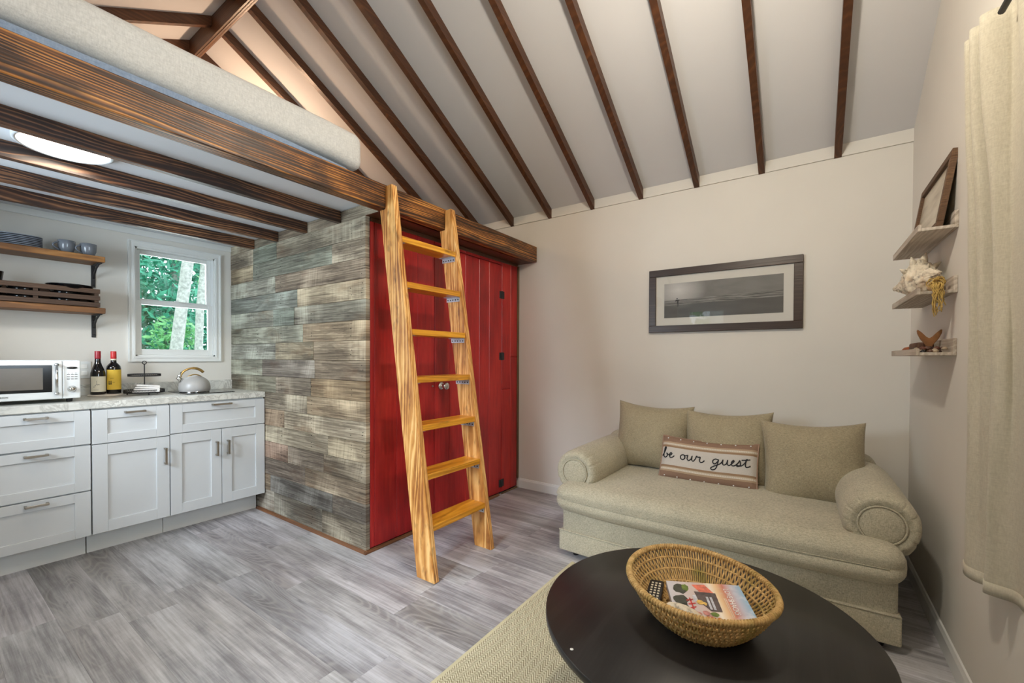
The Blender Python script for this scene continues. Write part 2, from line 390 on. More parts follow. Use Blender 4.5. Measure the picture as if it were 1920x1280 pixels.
def fabric(name, c1, c2, rough=.9, sc=420, b=.5, slub=True):
    t = NT(name); x, y, z = t.sep(t.coords())
    n1 = t.noise(t.comb(t.math('MULTIPLY', x, sc), t.math('MULTIPLY', y, sc), t.math('MULTIPLY', z, sc*.25)), 1, 2, .6)
    n2 = t.noise(t.comb(t.math('MULTIPLY', x, sc*.22), t.math('MULTIPLY', y, sc*.22), t.math('MULTIPLY', z, sc)), 1, 2, .6)
    n3 = t.noise(t.coords(), 5, 4, .6)
    f = t.math('ADD', t.math('ADD', t.math('MULTIPLY', n1, .42), t.math('MULTIPLY', n2, .42)), t.math('MULTIPLY', n3, .16))
    col = t.ramp(f, [(.34, c1), (.66, c2)])
    t.bump(f, b, .0015)
    t.b.inputs['Sheen Weight'].default_value = .15
    return t.fin(col, rough, spec=.15)
MAT['sofa'] = fabric('sofa_linen', g(146, 141, 124), g(208, 201, 178))
MAT['pillow'] = fabric('pillow_linen', g(130, 120, 98), g(182, 170, 142))
MAT['curtain'] = fabric('curtain_linen', g(200, 191, 170), g(230, 222, 202), sc=300, b=.3)
def translucent(m, c, f):
    t = m.node_tree; b = [x for x in t.nodes if x.type == 'BSDF_PRINCIPLED'][0]; o = [x for x in t.nodes if x.type == 'OUTPUT_MATERIAL'][0]
    tl = t.nodes.new('ShaderNodeBsdfTranslucent'); tl.inputs[0].default_value = c; mx = t.nodes.new('ShaderNodeMixShader'); mx.inputs[0].default_value = f
    t.links.new(b.outputs[0], mx.inputs[1]); t.links.new(tl.outputs[0], mx.inputs[2]); t.links.new(mx.outputs[0], o.inputs[0])
translucent(MAT['curtain'], g(204, 218, 226), .30)
MAT['mattress'] = fabric('mattress_cover', g(184, 182, 178), g(212, 210, 205), sc=220, b=.8)
MAT['bluefab'] = fabric('blue_grey_foundation', g(118, 134, 156), g(146, 160, 180), sc=200, b=.3)

def rugmat():
    t = NT('herringbone_rug'); x, y, z = t.sep(t.coords())
    wv = .034
    u = t.math('DIVIDE', y, wv)
    tri = t.math('ABSOLUTE', t.math('SUBTRACT', t.math('FRACT', u), .5))
    s = t.math('FRACT', t.math('DIVIDE', t.math('ADD', x, t.math('MULTIPLY', tri, wv*1.7)), .0125))
    k = t.math('MULTIPLY_ADD', t.math('ABSOLUTE', t.math('SUBTRACT', s, .5)), 6, -1.0, clamp=True)
    fn = t.noise(t.coords(), 500, 2)
    dots = t.math('FRACT', t.math('DIVIDE', y, .0034)); dk = t.math('MULTIPLY', t.math('ABSOLUTE', t.math('SUBTRACT', dots, .5)), 2)
    col = t.mix(k, g(128, 118, 90), g(226, 220, 194))
    col = t.mix(t.math('MULTIPLY', t.math('MULTIPLY_ADD', fn, 1, 0), .15), col, g(190, 182, 152))
    t.bump(t.math('ADD', k, t.math('MULTIPLY', dk, .4)), .5, .002)
    return t.fin(col, .95, spec=.1)
MAT['rug'] = rugmat()
MAT['table'] = wood('black_stained_oak', 'x', [(0, g(24, 23, 24)), (.5, g(34, 33, 33)), (1, g(52, 51, 50))], freq=26, amp=.06, lowl=1, lowa=4, fiber=.5, char=.3, rough=.34, bump=.06)
MAT['frame'] = wood('dark_walnut_frame', 'y', [(0, g(42, 30, 26)), (.6, g(62, 47, 40)), (1, g(80, 62, 52))], freq=50, amp=.03, rough=.35, bump=.1)
MAT['rustic'] = wood('rustic_frame', 'x', [(0, g(50, 34, 24)), (.5, g(96, 70, 48)), (1, g(150, 116, 80))], freq=90, amp=.03, fiber=.5, rough=.7)
MAT['whitewash'] = wood('whitewashed_wood', 'x', [(0, g(120, 106, 92)), (.35, g(168, 156, 142)), (.6, g(204, 194, 182)), (1, g(222, 214, 204))], freq=60, amp=.04, fiber=.45, char=.35, rough=.8, bump=.3)
MAT['mat'] = plain('picture_mat', g(232, 226, 216), .9, var=.005)

def seagrass():
    t = NT('seagrass_cord'); co = t.coords(); n = t.noise(co, 60, 3); n2 = t.noise(co, 14, 2); n3 = t.noise(co, 420, 2)
    col = t.ramp(t.math('ADD', t.math('MULTIPLY', n, .6), t.math('MULTIPLY', n3, .4)), [(.3, g(162, 128, 78)), (.55, g(210, 174, 116)), (.75, g(232, 202, 148))])
    col = t.mix(t.math('MULTIPLY_ADD', n2, 4, -2.1, clamp=True), col, g(140, 128, 62))
    t.bump(n3, .5, .001)
    return t.fin(col, .75, spec=.25)
MAT['seagrass'] = seagrass()
def shellmat():
    t = NT('shell_cream'); co = t.coords(); n = t.noise(co, 38, 5, .65); n2 = t.noise(co, 16, 3)
    col = t.ramp(n, [(.36, g(150, 142, 130)), (.46, g(212, 202, 182)), (.62, g(234, 224, 204))]); col = t.mix(t.math('MULTIPLY_ADD', n2, 4, -2.2, clamp=True), col, g(206, 176, 138))
    t.bump(n, .8, .003); return t.fin(col, .6)
MAT['shell'] = shellmat()
MAT['shellgrey'] = plain('shell_grey', g(172, 168, 160), .7, var=.12, scale=60, bump=.6)
MAT['shellpeach'] = plain('shell_peach', g(200, 170, 130), .4, var=.06, scale=20)
MAT['twine'] = plain('jute_twine', g(192, 162, 92), .9, var=.1, scale=120, bump=.6)
MAT['drift'] = plain('brown_driftwood', g(132, 88, 48), .65, var=.12, scale=24, bump=.4)
MAT['driftdark'] = plain('dark_driftwood', g(92, 62, 44), .75, var=.15, scale=30, bump=.5)
MAT['bark'] = plain('pale_bark', g(196, 196, 190), .95, var=.16, scale=26, bump=1.0, spec=.1)

def glassmat():
    t = NT('window_glass'); t.t.nodes.remove(t.b)
    tr = t.n('ShaderNodeBsdfTransparent'); tr.inputs[0].default_value = (1, 1, 1, 1)
    gl = t.n('ShaderNodeBsdfGlossy'); gl.inputs['Roughness'].default_value = .02; gl.inputs[0].default_value = (1, 1, 1, 1)
    fr = t.n('ShaderNodeFresnel'); fr.inputs[0].default_value = 1.45; mx = t.n('ShaderNodeMixShader')
    t.l(fr.outputs[0], mx.inputs[0]); t.l(tr.outputs[0], mx.inputs[1]); t.l(gl.outputs[0], mx.inputs[2]); t.l(mx.outputs[0], t.out.inputs[0])
    return t.m
MAT['glass'] = glassmat()
def emit(name, c, s):
    t = NT(name); t.b.inputs['Base Color'].default_value = c; t.b.inputs['Emission Color'].default_value = c; t.b.inputs['Emission Strength'].default_value = s
    return t.m
MAT['led'] = emit('led_diffuser', (1, .95, .86, 1), 3.0)
MAT['bulbglass'] = emit('bulb_glass', (1, .85, .6, 1), 6.0)
def leafmat(name, a, b):
    t = NT(name); rnd, oc = t.rand(); n = t.noise(t.coords(), 3.5, 3)
    col = t.ramp(n, [(.35, a), (.65, b)]); t.b.inputs['Transmission Weight'].default_value = 0
    return t.fin(col, .45)
MAT['leaf'] = leafmat('leaf_teal', g(20, 110, 84), g(70, 176, 138))
MAT['leaf2'] = leafmat('leaf_bright', g(60, 150, 84), g(134, 206, 128))
MAT['grass'] = plain('lawn', g(70, 120, 70), .9, var=.2, scale=3)

D = 3.205; YR = -.464; YL = 3.957; XF = -.68; XP = 1.58; YD = 2.157; ZE = 2.437; SL = .56; XR = 1.2625
ZR = ZE+SL*(D-XR)
# ================================================================ SETTING
# floor : planks along y
fl = MB().box(XF-.1, D+.1, YR-.1, YL+.1, -.06, -.004).build('floor', MAT['cabin'], kind='structure')
pw = .178; x = XF; row = 0
fmeshes = {}
while x < D:
    x1 = min(x+pw, D); y = YR-random.uniform(.1, .95)
    while y < YL:
        L_ = 1.15; y1 = y+L_
        a, b = max(y, YR), min(y1, YL)
        if b-a > .02:
            cx, cy = (x+x1)/2, (a+b)/2; hx, hy = (x1-x)/2-.00015, (b-a)/2-.00015
            key = (round(hx, 4), round(hy, 4))
            if key in fmeshes:
                o = bpy.data.objects.new('plank', fmeshes[key]); COL.objects.link(o); o.parent = fl
            else:
                o = MB().box(-hx, hx, -hy, hy, -.004, 0, bv=.0004).build('plank', MAT['vinyl'], None); o.parent = fl; fmeshes[key] = o.data
            o.location = (cx, cy, 0)
            t_ = random.uniform(.97, 1.05); o.color = (t_*random.uniform(.98, 1.02), t_, t_*random.uniform(.98, 1.03), 1)
        y = y1
    x = x1; row += 1

# sofa wall
MB().box(D, D+.1, YR-.1, YL+.1, -.05, ZE+.02).build('wall_back', MAT['wallpaint'], kind='structure')
def gable(y0, y1):
    m = MB(); e = .1
    m.prism([(XF-e, ZE-.001-SL*e), (D+e, ZE-.001-SL*e), (XR, ZR+.01)], y0, y1, 'y')
    return m
def wall_holes_y(m, x0, x1, z0, z1, y0, y1, hx0, hx1, hz0, hz1):
    m.box(x0, hx0, y0, y1, z0, z1); m.box(hx1, x1, y0, y1, z0, z1); m.box(hx0, hx1, y0, y1, z0, hz0); m.box(hx0, hx1, y0, y1, hz1, z1)
wl = MB(); wall_holes_y(wl, XF-.1, D+.1, -.05, ZE-.056, YL, YL+.12, .962, 1.463, 1.172, 1.962)
gm = gable(YL, YL+.12); wl.add(gm.v, gm.f); wl.build('wall_left', MAT['wallpaint'], kind='structure')
wrr = MB(); wall_holes_y(wrr, XF-.1, D+.1, -.05, ZE-.056, YR-.12, YR, .401, 1.359, 1.03, 2.07)
gm = gable(YR-.12, YR); wrr.add(gm.v, gm.f); wrr.build('wall_right', MAT['wallpaint'], kind='structure')
# front wall (behind the viewer): door with glass, and an unseen window added to brighten the room
wf = MB()
for (a, b, c, d) in ((YR-.1, .88, -.05, ZE), (.88, 1.72, 2.02, ZE), (1.72, 2.22, -.05, ZE), (2.22, 3.22, -.05, 1.05), (2.22, 3.22, 1.95, ZE), (3.22, YL+.1, -.05, ZE)):
    wf.box(XF-.1, XF, a, b, c, d)
wf.build('wall_front', MAT['wallpaint'], kind='structure')
dr = thing('door_1', None, None, (XF-.05, 1.3, 0)); dr['kind'] = 'structure'
dm = MB(); dm.box(XF-.07, XF-.03, .88, 1.06, 0, 2.02).box(XF-.07, XF-.03, 1.54, 1.72, 0, 2.02).box(XF-.07, XF-.03, 1.06, 1.54, 0, 1.0).box(XF-.07, XF-.03, 1.06, 1.54, 1.9, 2.02)
dm.build('panel', MAT['white'], dr); MB().box(XF-.052, XF-.048, 1.06, 1.54, 1.0, 1.9).build('pane', MAT['glass'], dr)
kb = MB().lathe([(.0, .0), (.02, .0), (.01, .02), (.01, .04), (.026, .05), (.028, .065), (.0, .075)], (XF-.03, .96, .97), 16, axis='x').build('handle', MAT['steel'], dr)

def sash_window(name, n, cx, w_, z0, z1, yin, sgn, split=True, axis='y'):
    """Double-hung window, yin = room face of the wall, sgn = outward direction."""
    r = thing(name, None, None, (cx, yin, z0) if axis == 'y' else (yin, cx, z0)); r['kind'] = 'structure'
    def B(m, a, b, c, d, e, f, bv=0):
        # a..b along the wall, c..d depth from the room face outwards, e..f height
        lo, hi = sorted((yin+sgn*c, yin+sgn*d))
        if axis == 'y': m.box(a, b, lo, hi, e, f, bv)
        else: m.box(lo, hi, a, b, e, f, bv)
    h = w_/2; x0, x1 = cx-h, cx+h; zm = (z0+z1)/2
    c = MB(); t = .038
    B(c, x0-t, x0+.002, -.012, .01, z0-t, z1+t); B(c, x1-.002, x1+t, -.012, .01, z0-t, z1+t)
    B(c, x0+.002, x1-.002, -.012, .01, z1-.002, z1+t); B(c, x0+.002, x1-.002, -.012, .01, z0-t, z0+.002)
    e = .0075
    B(c, x0-t, x0-t+e, -.018, -.0122, z0-t, z1+t); B(c, x1+t-e, x1+t, -.018, -.0122, z0-t, z1+t); B(c, x0-t+e, x1+t-e, -.018, -.0122, z1+t-e, z1+t); B(c, x0-t+e, x1+t-e, -.018, -.0122, z0-t, z0-t+e)
    e2 = .012
    B(c, x0-e2, x0-.002, -.0155, -.0122, z0-e2, z1+e2); B(c, x1+.002, x1+e2, -.0155, -.0122, z0-e2, z1+e2); B(c, x0-.002, x1+.002, -.0155, -.0122, z1+.002, z1+e2); B(c, x0-.002, x1+.002, -.0155, -.0122, z0-e2, z0-.002)
    c.build('casing', MAT['white'], r)
    j = MB(); B(j, x0, x0+.012, 0, .115, z0, z1); B(j, x1-.012, x1, 0, .115, z0, z1); B(j, x0, x1, 0, .115, z1-.014, z1); B(j, x0, x1, 0, .115, z0, z0+.012)
    j.build('jamb', MAT['white'], r)
    for nm, za, zb, da, db in (('sash', z0+.012, zm+.014, .018, .043), ('sash', zm-.014, z1-.014, .048, .072)):
        s = MB(); st = .03
        B(s, x0+.012, x0+.012+st, da, db, za, zb, .002); B(s, x1-.012-st, x1-.012, da, db, za, zb, .002)
        B(s, x0+.012+st, x1-.012-st, da, db, za, za+.042, .002); B(s, x0+.012+st, x1-.012-st, da, db, zb-.028, zb, .002)
        so = s.build(nm, MAT['white'], r)
        p = MB(); B(p, x0+.012+st, x1-.012-st, (da+db)/2-.002, (da+db)/2+.002, za+.042, zb-.028); p.build('pane', MAT['glass'], so)
    lk = MB(); B(lk, cx-.03, cx+.03, .02, .04, zm+.014, zm+.022, .002); B(lk, cx-.008, cx+.02, .022, .036, zm+.022, zm+.03, .002); lk.build('latch', MAT['white'], r)
    return r
sash_window('window_1', 1, 1.2125, .501, 1.172, 1.962, YL, 1)
sash_window('window_2', 2, .88, .96, 1.03, 2.07, YR, -1)
sash_window('added_window', 3, 2.72, 1.0, 1.05, 1.95, XF, -1, axis='x')  # unseen window, added on the kitchen side for brightness

# sloped ceiling
ce = MB(); th = .06
ce.prism([(XR, ZR), (D+.1, ZE-SL*.1), (D+.1, ZE-SL*.1+th), (XR, ZR+th)], YR-.12, YL+.12, 'y')
ce.prism([(XR, ZR), (XF-.1, ZE-SL*.1), (XF-.1, ZE-SL*.1+th), (XR, ZR+th)], YR-.12, YL+.12, 'y')
ce.build('ceiling', MAT['ceil'], kind='structure')
# rafters, spacing .393, right-hand faces at 1.029 + .393 k
ry = [1.029+.393*k for k in range(-3, 8)]
desc = {0: 'nearest the shelf wall', 1: 'second from the shelf wall', 2: 'third from the shelf wall', 3: 'fourth from the shelf wall', 4: 'fifth counted from the shelf wall', 5: 'sixth from the shelf wall', 6: 'first one left of the loft beam end', 7: 'over the ladder top', 8: 'over the mattress end', 9: 'second last, over the mattress', 10: 'last one, mostly hidden by the mattress'}
dv = .068
for i, y in enumerate(ry):
    x0 = XR+.0205
    m = MB().prism([(x0, ZE+SL*(D-x0)+.003), (D-.002, ZE+.003), (D-.002, ZE-dv), (x0, ZE+SL*(D-x0)-dv)], y, y+.036, 'y')
    solo(m, 'rafter', MAT['rafter'], 'dark rafter of the right roof slope, '+desc[i], 'rafter', (D, y, ZE), 'rafters of the right roof slope')
desc2 = {5: 'on the left slope above the front of the loft', 6: 'second into the loft on the left slope', 7: 'cut off by the top of the photo', 8: 'its lower side lit, just above the mattress edge', 9: 'only its tip showing above the mattress', 10: 'hidden behind the mattress near the gable'}
for i, y in enumerate(ry):
    if y < 1.7: continue
    x1 = XR-.0205; zz = ZE+SL*(x1-XF)
    m = MB().prism([(x1, zz+.003), (XF+.002, ZE+.003), (XF+.002, ZE-dv), (x1, zz-dv)], y, y+.036, 'y')
    solo(m, 'rafter', MAT['rafter'], 'dark rafter beyond the ridge beam, '+desc2[i], 'rafter', (XF, y, ZE), 'rafters of the left roof slope')
# ridge beam of three plies
rb = thing('ridge_beam', 'dark-stained laminated ridge beam at the roof peak above the loft', 'beam', (XR, YR, 3.37))
for k in range(3):
    MB().box(XR-.02+k*.0137, XR-.02+k*.0137+.0128, YR+.001, YL-.001, 3.372-.002*(k == 1), ZR-.004, bv=.0015).build('ply', MAT['ridge'], rb)
# blocking strip between rafters on top of the sofa wall
for i in range(len(ry)+1):
    a = YR if i == 0 else ry[i-1]+.036; b = YL if i == len(ry) else ry[i]
    if b-a < .02: continue
    MB().box(D-.012, D, a, b, ZE-dv+.002, ZE+.005).build('trim_%d' % (i+1), MAT['wallpaint'], kind='structure')

# baseboards
bbp = [(0, 0), (.0125, 0), (.0125, .066), (.009, .074), (.006, .082), (0, .084)]
MB().prism([(D-a, b) for a, b in bbp], YR, 2.15, 'y').build('baseboard_back', MAT['white'], kind='structure') if False else None
m = MB(); n_ = len(bbp)
m.prism([(D-a, b) for a, b in bbp], YR+.001, 2.14, 'y'); m.build('baseboard_back', MAT['white'], kind='structure')
m = MB(); m.prism([(YR+a, b) for a, b in bbp], XF, D-.013, 'x'); m.build('baseboard_right', MAT['white'], kind='structure')

# plank wall ----------------------------------------------------
pwall = MB().box(XP+.03, XP+.09, YD+.03, YL, 0, 2.08).build('wall_bath_side', MAT['edgewood'], kind='structure')
def py_(px):  # image column on the plank plane -> y
    return px
J = {  # row index from the bottom: joints (y) and tints from left (kitchen) to right (corner)
 0: ([3.25, 2.62], [(.70,.69,.70), (.62,.60,.59), (.70,.66,.62)]),
 1: ([3.30, 2.50], [(.84,.76,.64), (.42,.43,.45), (.52,.52,.50)]),
 2: ([2.82], [(.66,.62,.58), (.84,.76,.66)]),
 3: ([3.05, 2.60], [(.66,.54,.46), (.56,.50,.47), (.62,.56,.50)]),
 4: ([2.55], [(.88,.84,.74), (.86,.78,.64)]),
 5: ([3.10], [(.68,.56,.46), (1.02,.97,.86)]),
 6: ([2.80], [(.78,.73,.66), (.92,.76,.60)]),
 7: ([3.22, 2.75], [(.66,.66,.62), (.66,.60,.54), (.82,.66,.50)]),
 8: ([3.42, 2.70], [(.78,.84,.80), (.62,.60,.58), (.78,.70,.60)]),
 9: ([3.22, 2.72], [(.76,.84,.80), (.88,.84,.72), (.92,.84,.70)]),
 10: ([2.85], [(.80,.86,.80), (.98,.86,.70)]),
 11: ([3.25, 2.96], [(.74,.82,.82), (.50,.60,.60), (.64,.66,.62)]),
 12: ([2.92], [(.66,.80,.78), (1.0,.92,.76)]),
 13: ([3.22], [(.78,.86,.84), (.74,.68,.58)]),
 14: ([3.57, 2.50, 2.36][:2], [(.94,.84,.66), (.66,.76,.72), (.98,.92,.80)]),
 15: ([3.56, 3.20], [(.92,.90,.80), (.62,.74,.70), (.76,.74,.66)]),
}
zb = [0.016, .169]+[.169+.1228*k for k in range(1, 16)]
for k in range(16):
    js, cs = J[k]; ys = [YL]+js+[YD]
    for i in range(len(ys)-1):
        b, a = ys[i], ys[i+1]; t = random.uniform(-.0025, .001)
        hy, hz = (b-a)/2-.0007, (zb[k+1]-zb[k])/2-.0008
        o = MB().box(-.015, .015, -hy, hy, -hz, hz, bv=.0015).build('plank', MAT['reclaimed']); o.parent = pwall
        o.location = (XP+.015+t, (a+b)/2, (zb[k]+zb[k+1])/2); c = cs[i]; o.color = (*[v*random.uniform(.97, 1.03) for v in c], 1)
for b, a, c in ((YL, 3.2, (.88, .86, .76)), (3.2, 2.8, (.66, .58, .5)), (2.8, 2.44, (.70, .64, .56)), (2.44, 2.04, (.72, .68, .60))):
    hy = (b-a)/2-.0007
    o = MB().box(-.015, .015, -hy, hy, -.034, .034, bv=.0015).build('plank', MAT['reclaimed']); o.parent = pwall
    o.location = (XP+.015, (a+b)/2, 2.046); o.color = (*c, 1)
nh = MB(); random.seed(3)
for k in range(16):
    for yy in (2.19, 2.30, 2.74, 3.14, 3.50):
        if random.random() < .75:
            for q_ in range(random.choice((2, 3, 3))):
                zz = zb[k]+.02+(zb[k+1]-zb[k]-.03)*(q_+random.uniform(.2, .8))/3; y_ = yy+random.uniform(-.008, .008)
                nh.lathe([(0, XP-.0028), (.0024, XP-.0028), (.0024, XP+.002), (0, XP+.002)], (0, y_, zz), 6, axis='x')
o = nh.build('nail_holes', MAT['hole'], pwall, kind='stuff')
# red wall -------------------------------------------------------
rw = MB().box(XP+.03, D-.001, YD+.020, YD+.07, .01, 2.0).build('wall_bath_front', MAT['red'], kind='structure')
def redboard(parent, x0, x1, z0, z1, y=YD):
    o = MB().box(-(x1-x0)/2+.0006, (x1-x0)/2-.0006, 0, .02, 0, z1-z0, bv=.003).build('board', MAT['red']); o.parent = parent
    pwv = parent_world(parent); o.location = (Vector(((x0+x1)/2, y, z0))-pwv); return o
for a, b in ((1.612, 1.641), (1.641, 1.81), (1.81, 1.988), (1.988, 2.145)): redboard(rw, a, b, .02, 1.99)
for a, b in ((2.149, 2.299), (2.299, 2.476), (2.476, 2.644), (2.644, 2.772), (2.772, 2.943)): redboard(rw, a, b, 1.966, 1.99)
redboard(rw, 2.946, 3.077, .02, .90); redboard(rw, 2.946, 3.077, .902, 1.99); redboard(rw, 3.077, 3.178, .02, 1.18); redboard(rw, 3.077, 3.178, 1.182, 1.99)
for a, b in ((1.812, 1.986),):
    pass
d2 = thing('door_2', None, None, (2.149, YD, .02)); d2['kind'] = 'structure'
for a, b in ((2.149, 2.299), (2.299, 2.476), (2.476, 2.644), (2.644, 2.772), (2.772, 2.943)): redboard(d2, a, b, .022, 1.962, YD+.001)
kn = MB(); kn.lathe([(0, .0), (.027, 0), (.028, -.004), (.022, -.008), (.011, -.010), (.009, -.03), (.016, -.036), (.026, -.046), (.027, -.056), (.02, -.064), (0, -.067)], (2.211, YD, .97), 24, axis='y')
kn.build('knob', MAT['chrome'], d2)
MB().lathe([(0, 0), (.006, 0), (.006, -.006), (0, -.008)], (2.125, YD, .972), 10, axis='y').build('screw', MAT['steel'], rw)
for zc in (1.708, 1.185, .097):
    h = MB(); h.box(2.908, 2.940, YD-.004, YD, zc-.032, zc+.032, .002).box(2.946, 2.978, YD-.004, YD, zc-.032, zc+.032, .002)
    h.tube([(2.943, YD-.004, zc-.034), (2.943, YD-.004, zc+.034)], .005, 10); h.build('hinge', MAT['blackmatt'], d2)
# brown edge strip beside the sofa wall, soffit, base quarter rounds
MB().box(3.182, D-.001, YD-.006, YD+.02, .085, 1.99, bv=.002).build('trim_21', MAT['edgewood'], kind='structure')
MB().box(XP+.001, D-.001, 2.02, YD+.03, 2.010, 2.024).build('trim_22', MAT['rafter'], kind='structure')
MB().box(XP+.032, D-.03, YD-.008, YD+.02, 1.985, 2.009, bv=.002).build('trim_23', MAT['rafter'], kind='structure')
q = [(0, 0)]+[(.016*math.cos(a*PI/10), .018*math.sin(a*PI/10)) for a in range(6)]
MB().prism([(YD-a, b) for a, b in q], XP-.016, 2.90, 'x').build('trim_24', MAT['trimwood'], kind='structure')
MB().prism([(XP-a, b) for a, b in q], YD-.014, 3.50, 'y').build('trim_25', MAT['trimwood_y'], kind='structure')
MB().prism([(YD-a*.5, b*.7) for a, b in q], 2.94, 3.18, 'x').build('trim_26', MAT['edgewood'], kind='structure')

# loft ------------------------------------------------------------
MB().box(XF, XP+.03, 2.037, YL, 2.082, 2.10).build('loft_floor', MAT['deck'], kind='structure')
MB().box(XP+.03, D, 2.037, YL, 2.085, 2.105).build('loft_floor', MAT['rafter'], kind='structure')
solo(MB().box(XF+.001, D-.003, 1.966, 2.036, 2.010, 2.144, bv=.003), 'loft_beam', MAT['beam'], 'long scorched golden-brown beam carrying the loft edge, ladder leans on it', 'beam', (XF, 1.966, 2.01))
jl = ['nearest the main beam, behind the disc light', 'second behind the main beam, beyond the disc light', 'third behind the main beam', 'closest to the kitchen wall and window']
for y, lb in zip((2.401, 2.786, 3.171, 3.537), jl):
    solo(MB().box(XF+.001, XP-.001, y, y+.037, 2.010, 2.0815, bv=.002), 'loft_joist', MAT['joist'], 'scorched brown loft joist, '+lb, 'joist', (XF, y, 2.01), 'joists under the loft')
MB().box(XF, XP, YL-.012, YL, 2.04, 2.082, bv=.002).build('trim_27', MAT['white'], kind='structure')

# disc light
dl = thing('disc_light', 'round flat glowing disc light between two loft joists', 'ceiling light', (.4125, 2.622, 2.082))
MB().lathe([(0, 2.0815), (.155, 2.0815), (.155, 2.062), (.148, 2.058), (.142, 2.058), (.142, 2.060), (0, 2.060)], (.4125, 2.622, 0), 40).build('housing', MAT['cab'], dl)
MB().lathe([(0, 2.0560), (.11, 2.0562), (.136, 2.058), (.1415, 2.0605), (0, 2.061)], (.4125, 2.622, 0), 40).build('diffuser', MAT['led'], dl)
# pendant above the frame and loft lamp (out of sight)
pn = thing('pendant_lamp', 'bare round bulb hanging from the ridge beam above the sitting area', 'lamp', (1.262, .35, 3.37))
MB().tube([(1.262, .35, 3.368), (1.262, .35, 2.70)], .004, 6).build('cord', MAT['blackmatt'], pn)
MB().lathe([(0, 2.67), (.022, 2.67), (.024, 2.62), (.02, 2.60), (0, 2.60)], (1.262, .35, 0), 16).build('socket', MAT['blackmatt'], pn)
ll = thing('loft_lamp', 'small wall lamp on the loft gable wall', 'lamp', (1.60, YL, 2.9))
MB().lathe([(0, 0), (.05, 0), (.05, -.015), (.012, -.02), (.012, -.12), (0, -.12)], (1.60, YL, 2.93), 16, axis='y').build('bracket', MAT['blackmatt'], ll)

# mattress --------------------------------------------------------
def rbox(x0, x1, y0, y1, z0, z1, r, seg=5, sub=8, disp=None):
    m = MB(); m.box(x0, x1, y0, y1, z0, z1, bv=(r, seg))
    return m
def softbox(x0, x1, y0, y1, z0, z1, r, n=(24, 12, 6), disp=None):
    """box grid mapped to a rounded box; disp(p) -> offset vector"""
    c = Vector(((x0+x1)/2, (y0+y1)/2, (z0+z1)/2)); h = Vector(((x1-x0)/2, (y1-y0)/2, (z1-z0)/2))
    bm = bmesh.new(); idx = {}
    m = MB()
    def pt(a):
        p = Vector((a[0]*h.x, a[1]*h.y, a[2]*h.z)); inn = Vector([max(-(h[i]-r), min(h[i]-r, p[i])) for i in range(3)])
        d = p-inn
        q = inn+d.normalized()*r if d.length > 1e-9 else p
        q = q+c
        if disp: q = q+disp(q)
        return q
    def lv(n_, hh):
        # concentrate samples near the ends so the rounding is smooth
        k = 5; base = [-1+(r/hh)*(1-math.cos(i/k*PI/2)) for i in range(k)]
        mid = [-1+r/hh+(2-2*r/hh)*i/n_ for i in range(n_+1)]
        return base+mid+[-v for v in base[::-1]]
    X, Y, Z = lv(n[0], h.x), lv(n[1], h.y), lv(n[2], h.z)
    bm.free()
    for ax in range(3):
        A = [X, Y, Z]; o = [i for i in range(3) if i != ax]
        for s in (-1, 1):
            U, V = A[o[0]], A[o[1]]; vs = []
            for u in U:
                for v in V:
                    a = [0, 0, 0]; a[ax] = s; a[o[0]] = u; a[o[1]] = v; vs.append(pt(a))
            nv = len(V); fs = [(i*nv+j, (i+1)*nv+j, (i+1)*nv+j+1, i*nv+j+1) for i in range(len(U)-1) for j in range(nv-1)]
            m.add(vs, fs, 0, True)
    return m
def weld(o, d=.0004):
    bm = bmesh.new(); bm.from_mesh(o.data); bmesh.ops.remove_doubles(bm, verts=bm.verts[:], dist=d)
    bmesh.ops.recalc_face_normals(bm, faces=bm.faces[:]); bm.to_mesh(o.data); bm.free(); return o
def mdisp(p):
    s = max(0, (p.x-1.18)/.26)
    dz = -.022*s*s if p.z < 2.28 else 0
    dz += .006*math.sin(p.x*5.3+1)*(1 if p.z < 2.25 else .25)
    return Vector((0, .006*noise.noise(Vector((p.x*4, p.z*8, 0))), dz))
weld(solo(softbox(-.5, 1.442, 1.975, 3.40, 2.188, 2.37, .055, (40, 10, 5), mdisp), 'mattress', MAT['mattress'], 'thick off-white mattress lying at the edge of the loft', 'mattress', (.4, 2.7, 2.19)))
weld(solo(softbox(-.49, 1.36, 1.992, 3.38, 2.101, 2.187, .02, (20, 8, 2), lambda p: Vector((0, 0, -.02*max(0, (p.x-1.0)/.36) if p.z > 2.15 else 0))), 'mattress_foundation', MAT['bluefab'], 'blue-grey fabric foundation under the mattress on the loft', 'mattress base', (.4, 2.7, 2.1)))

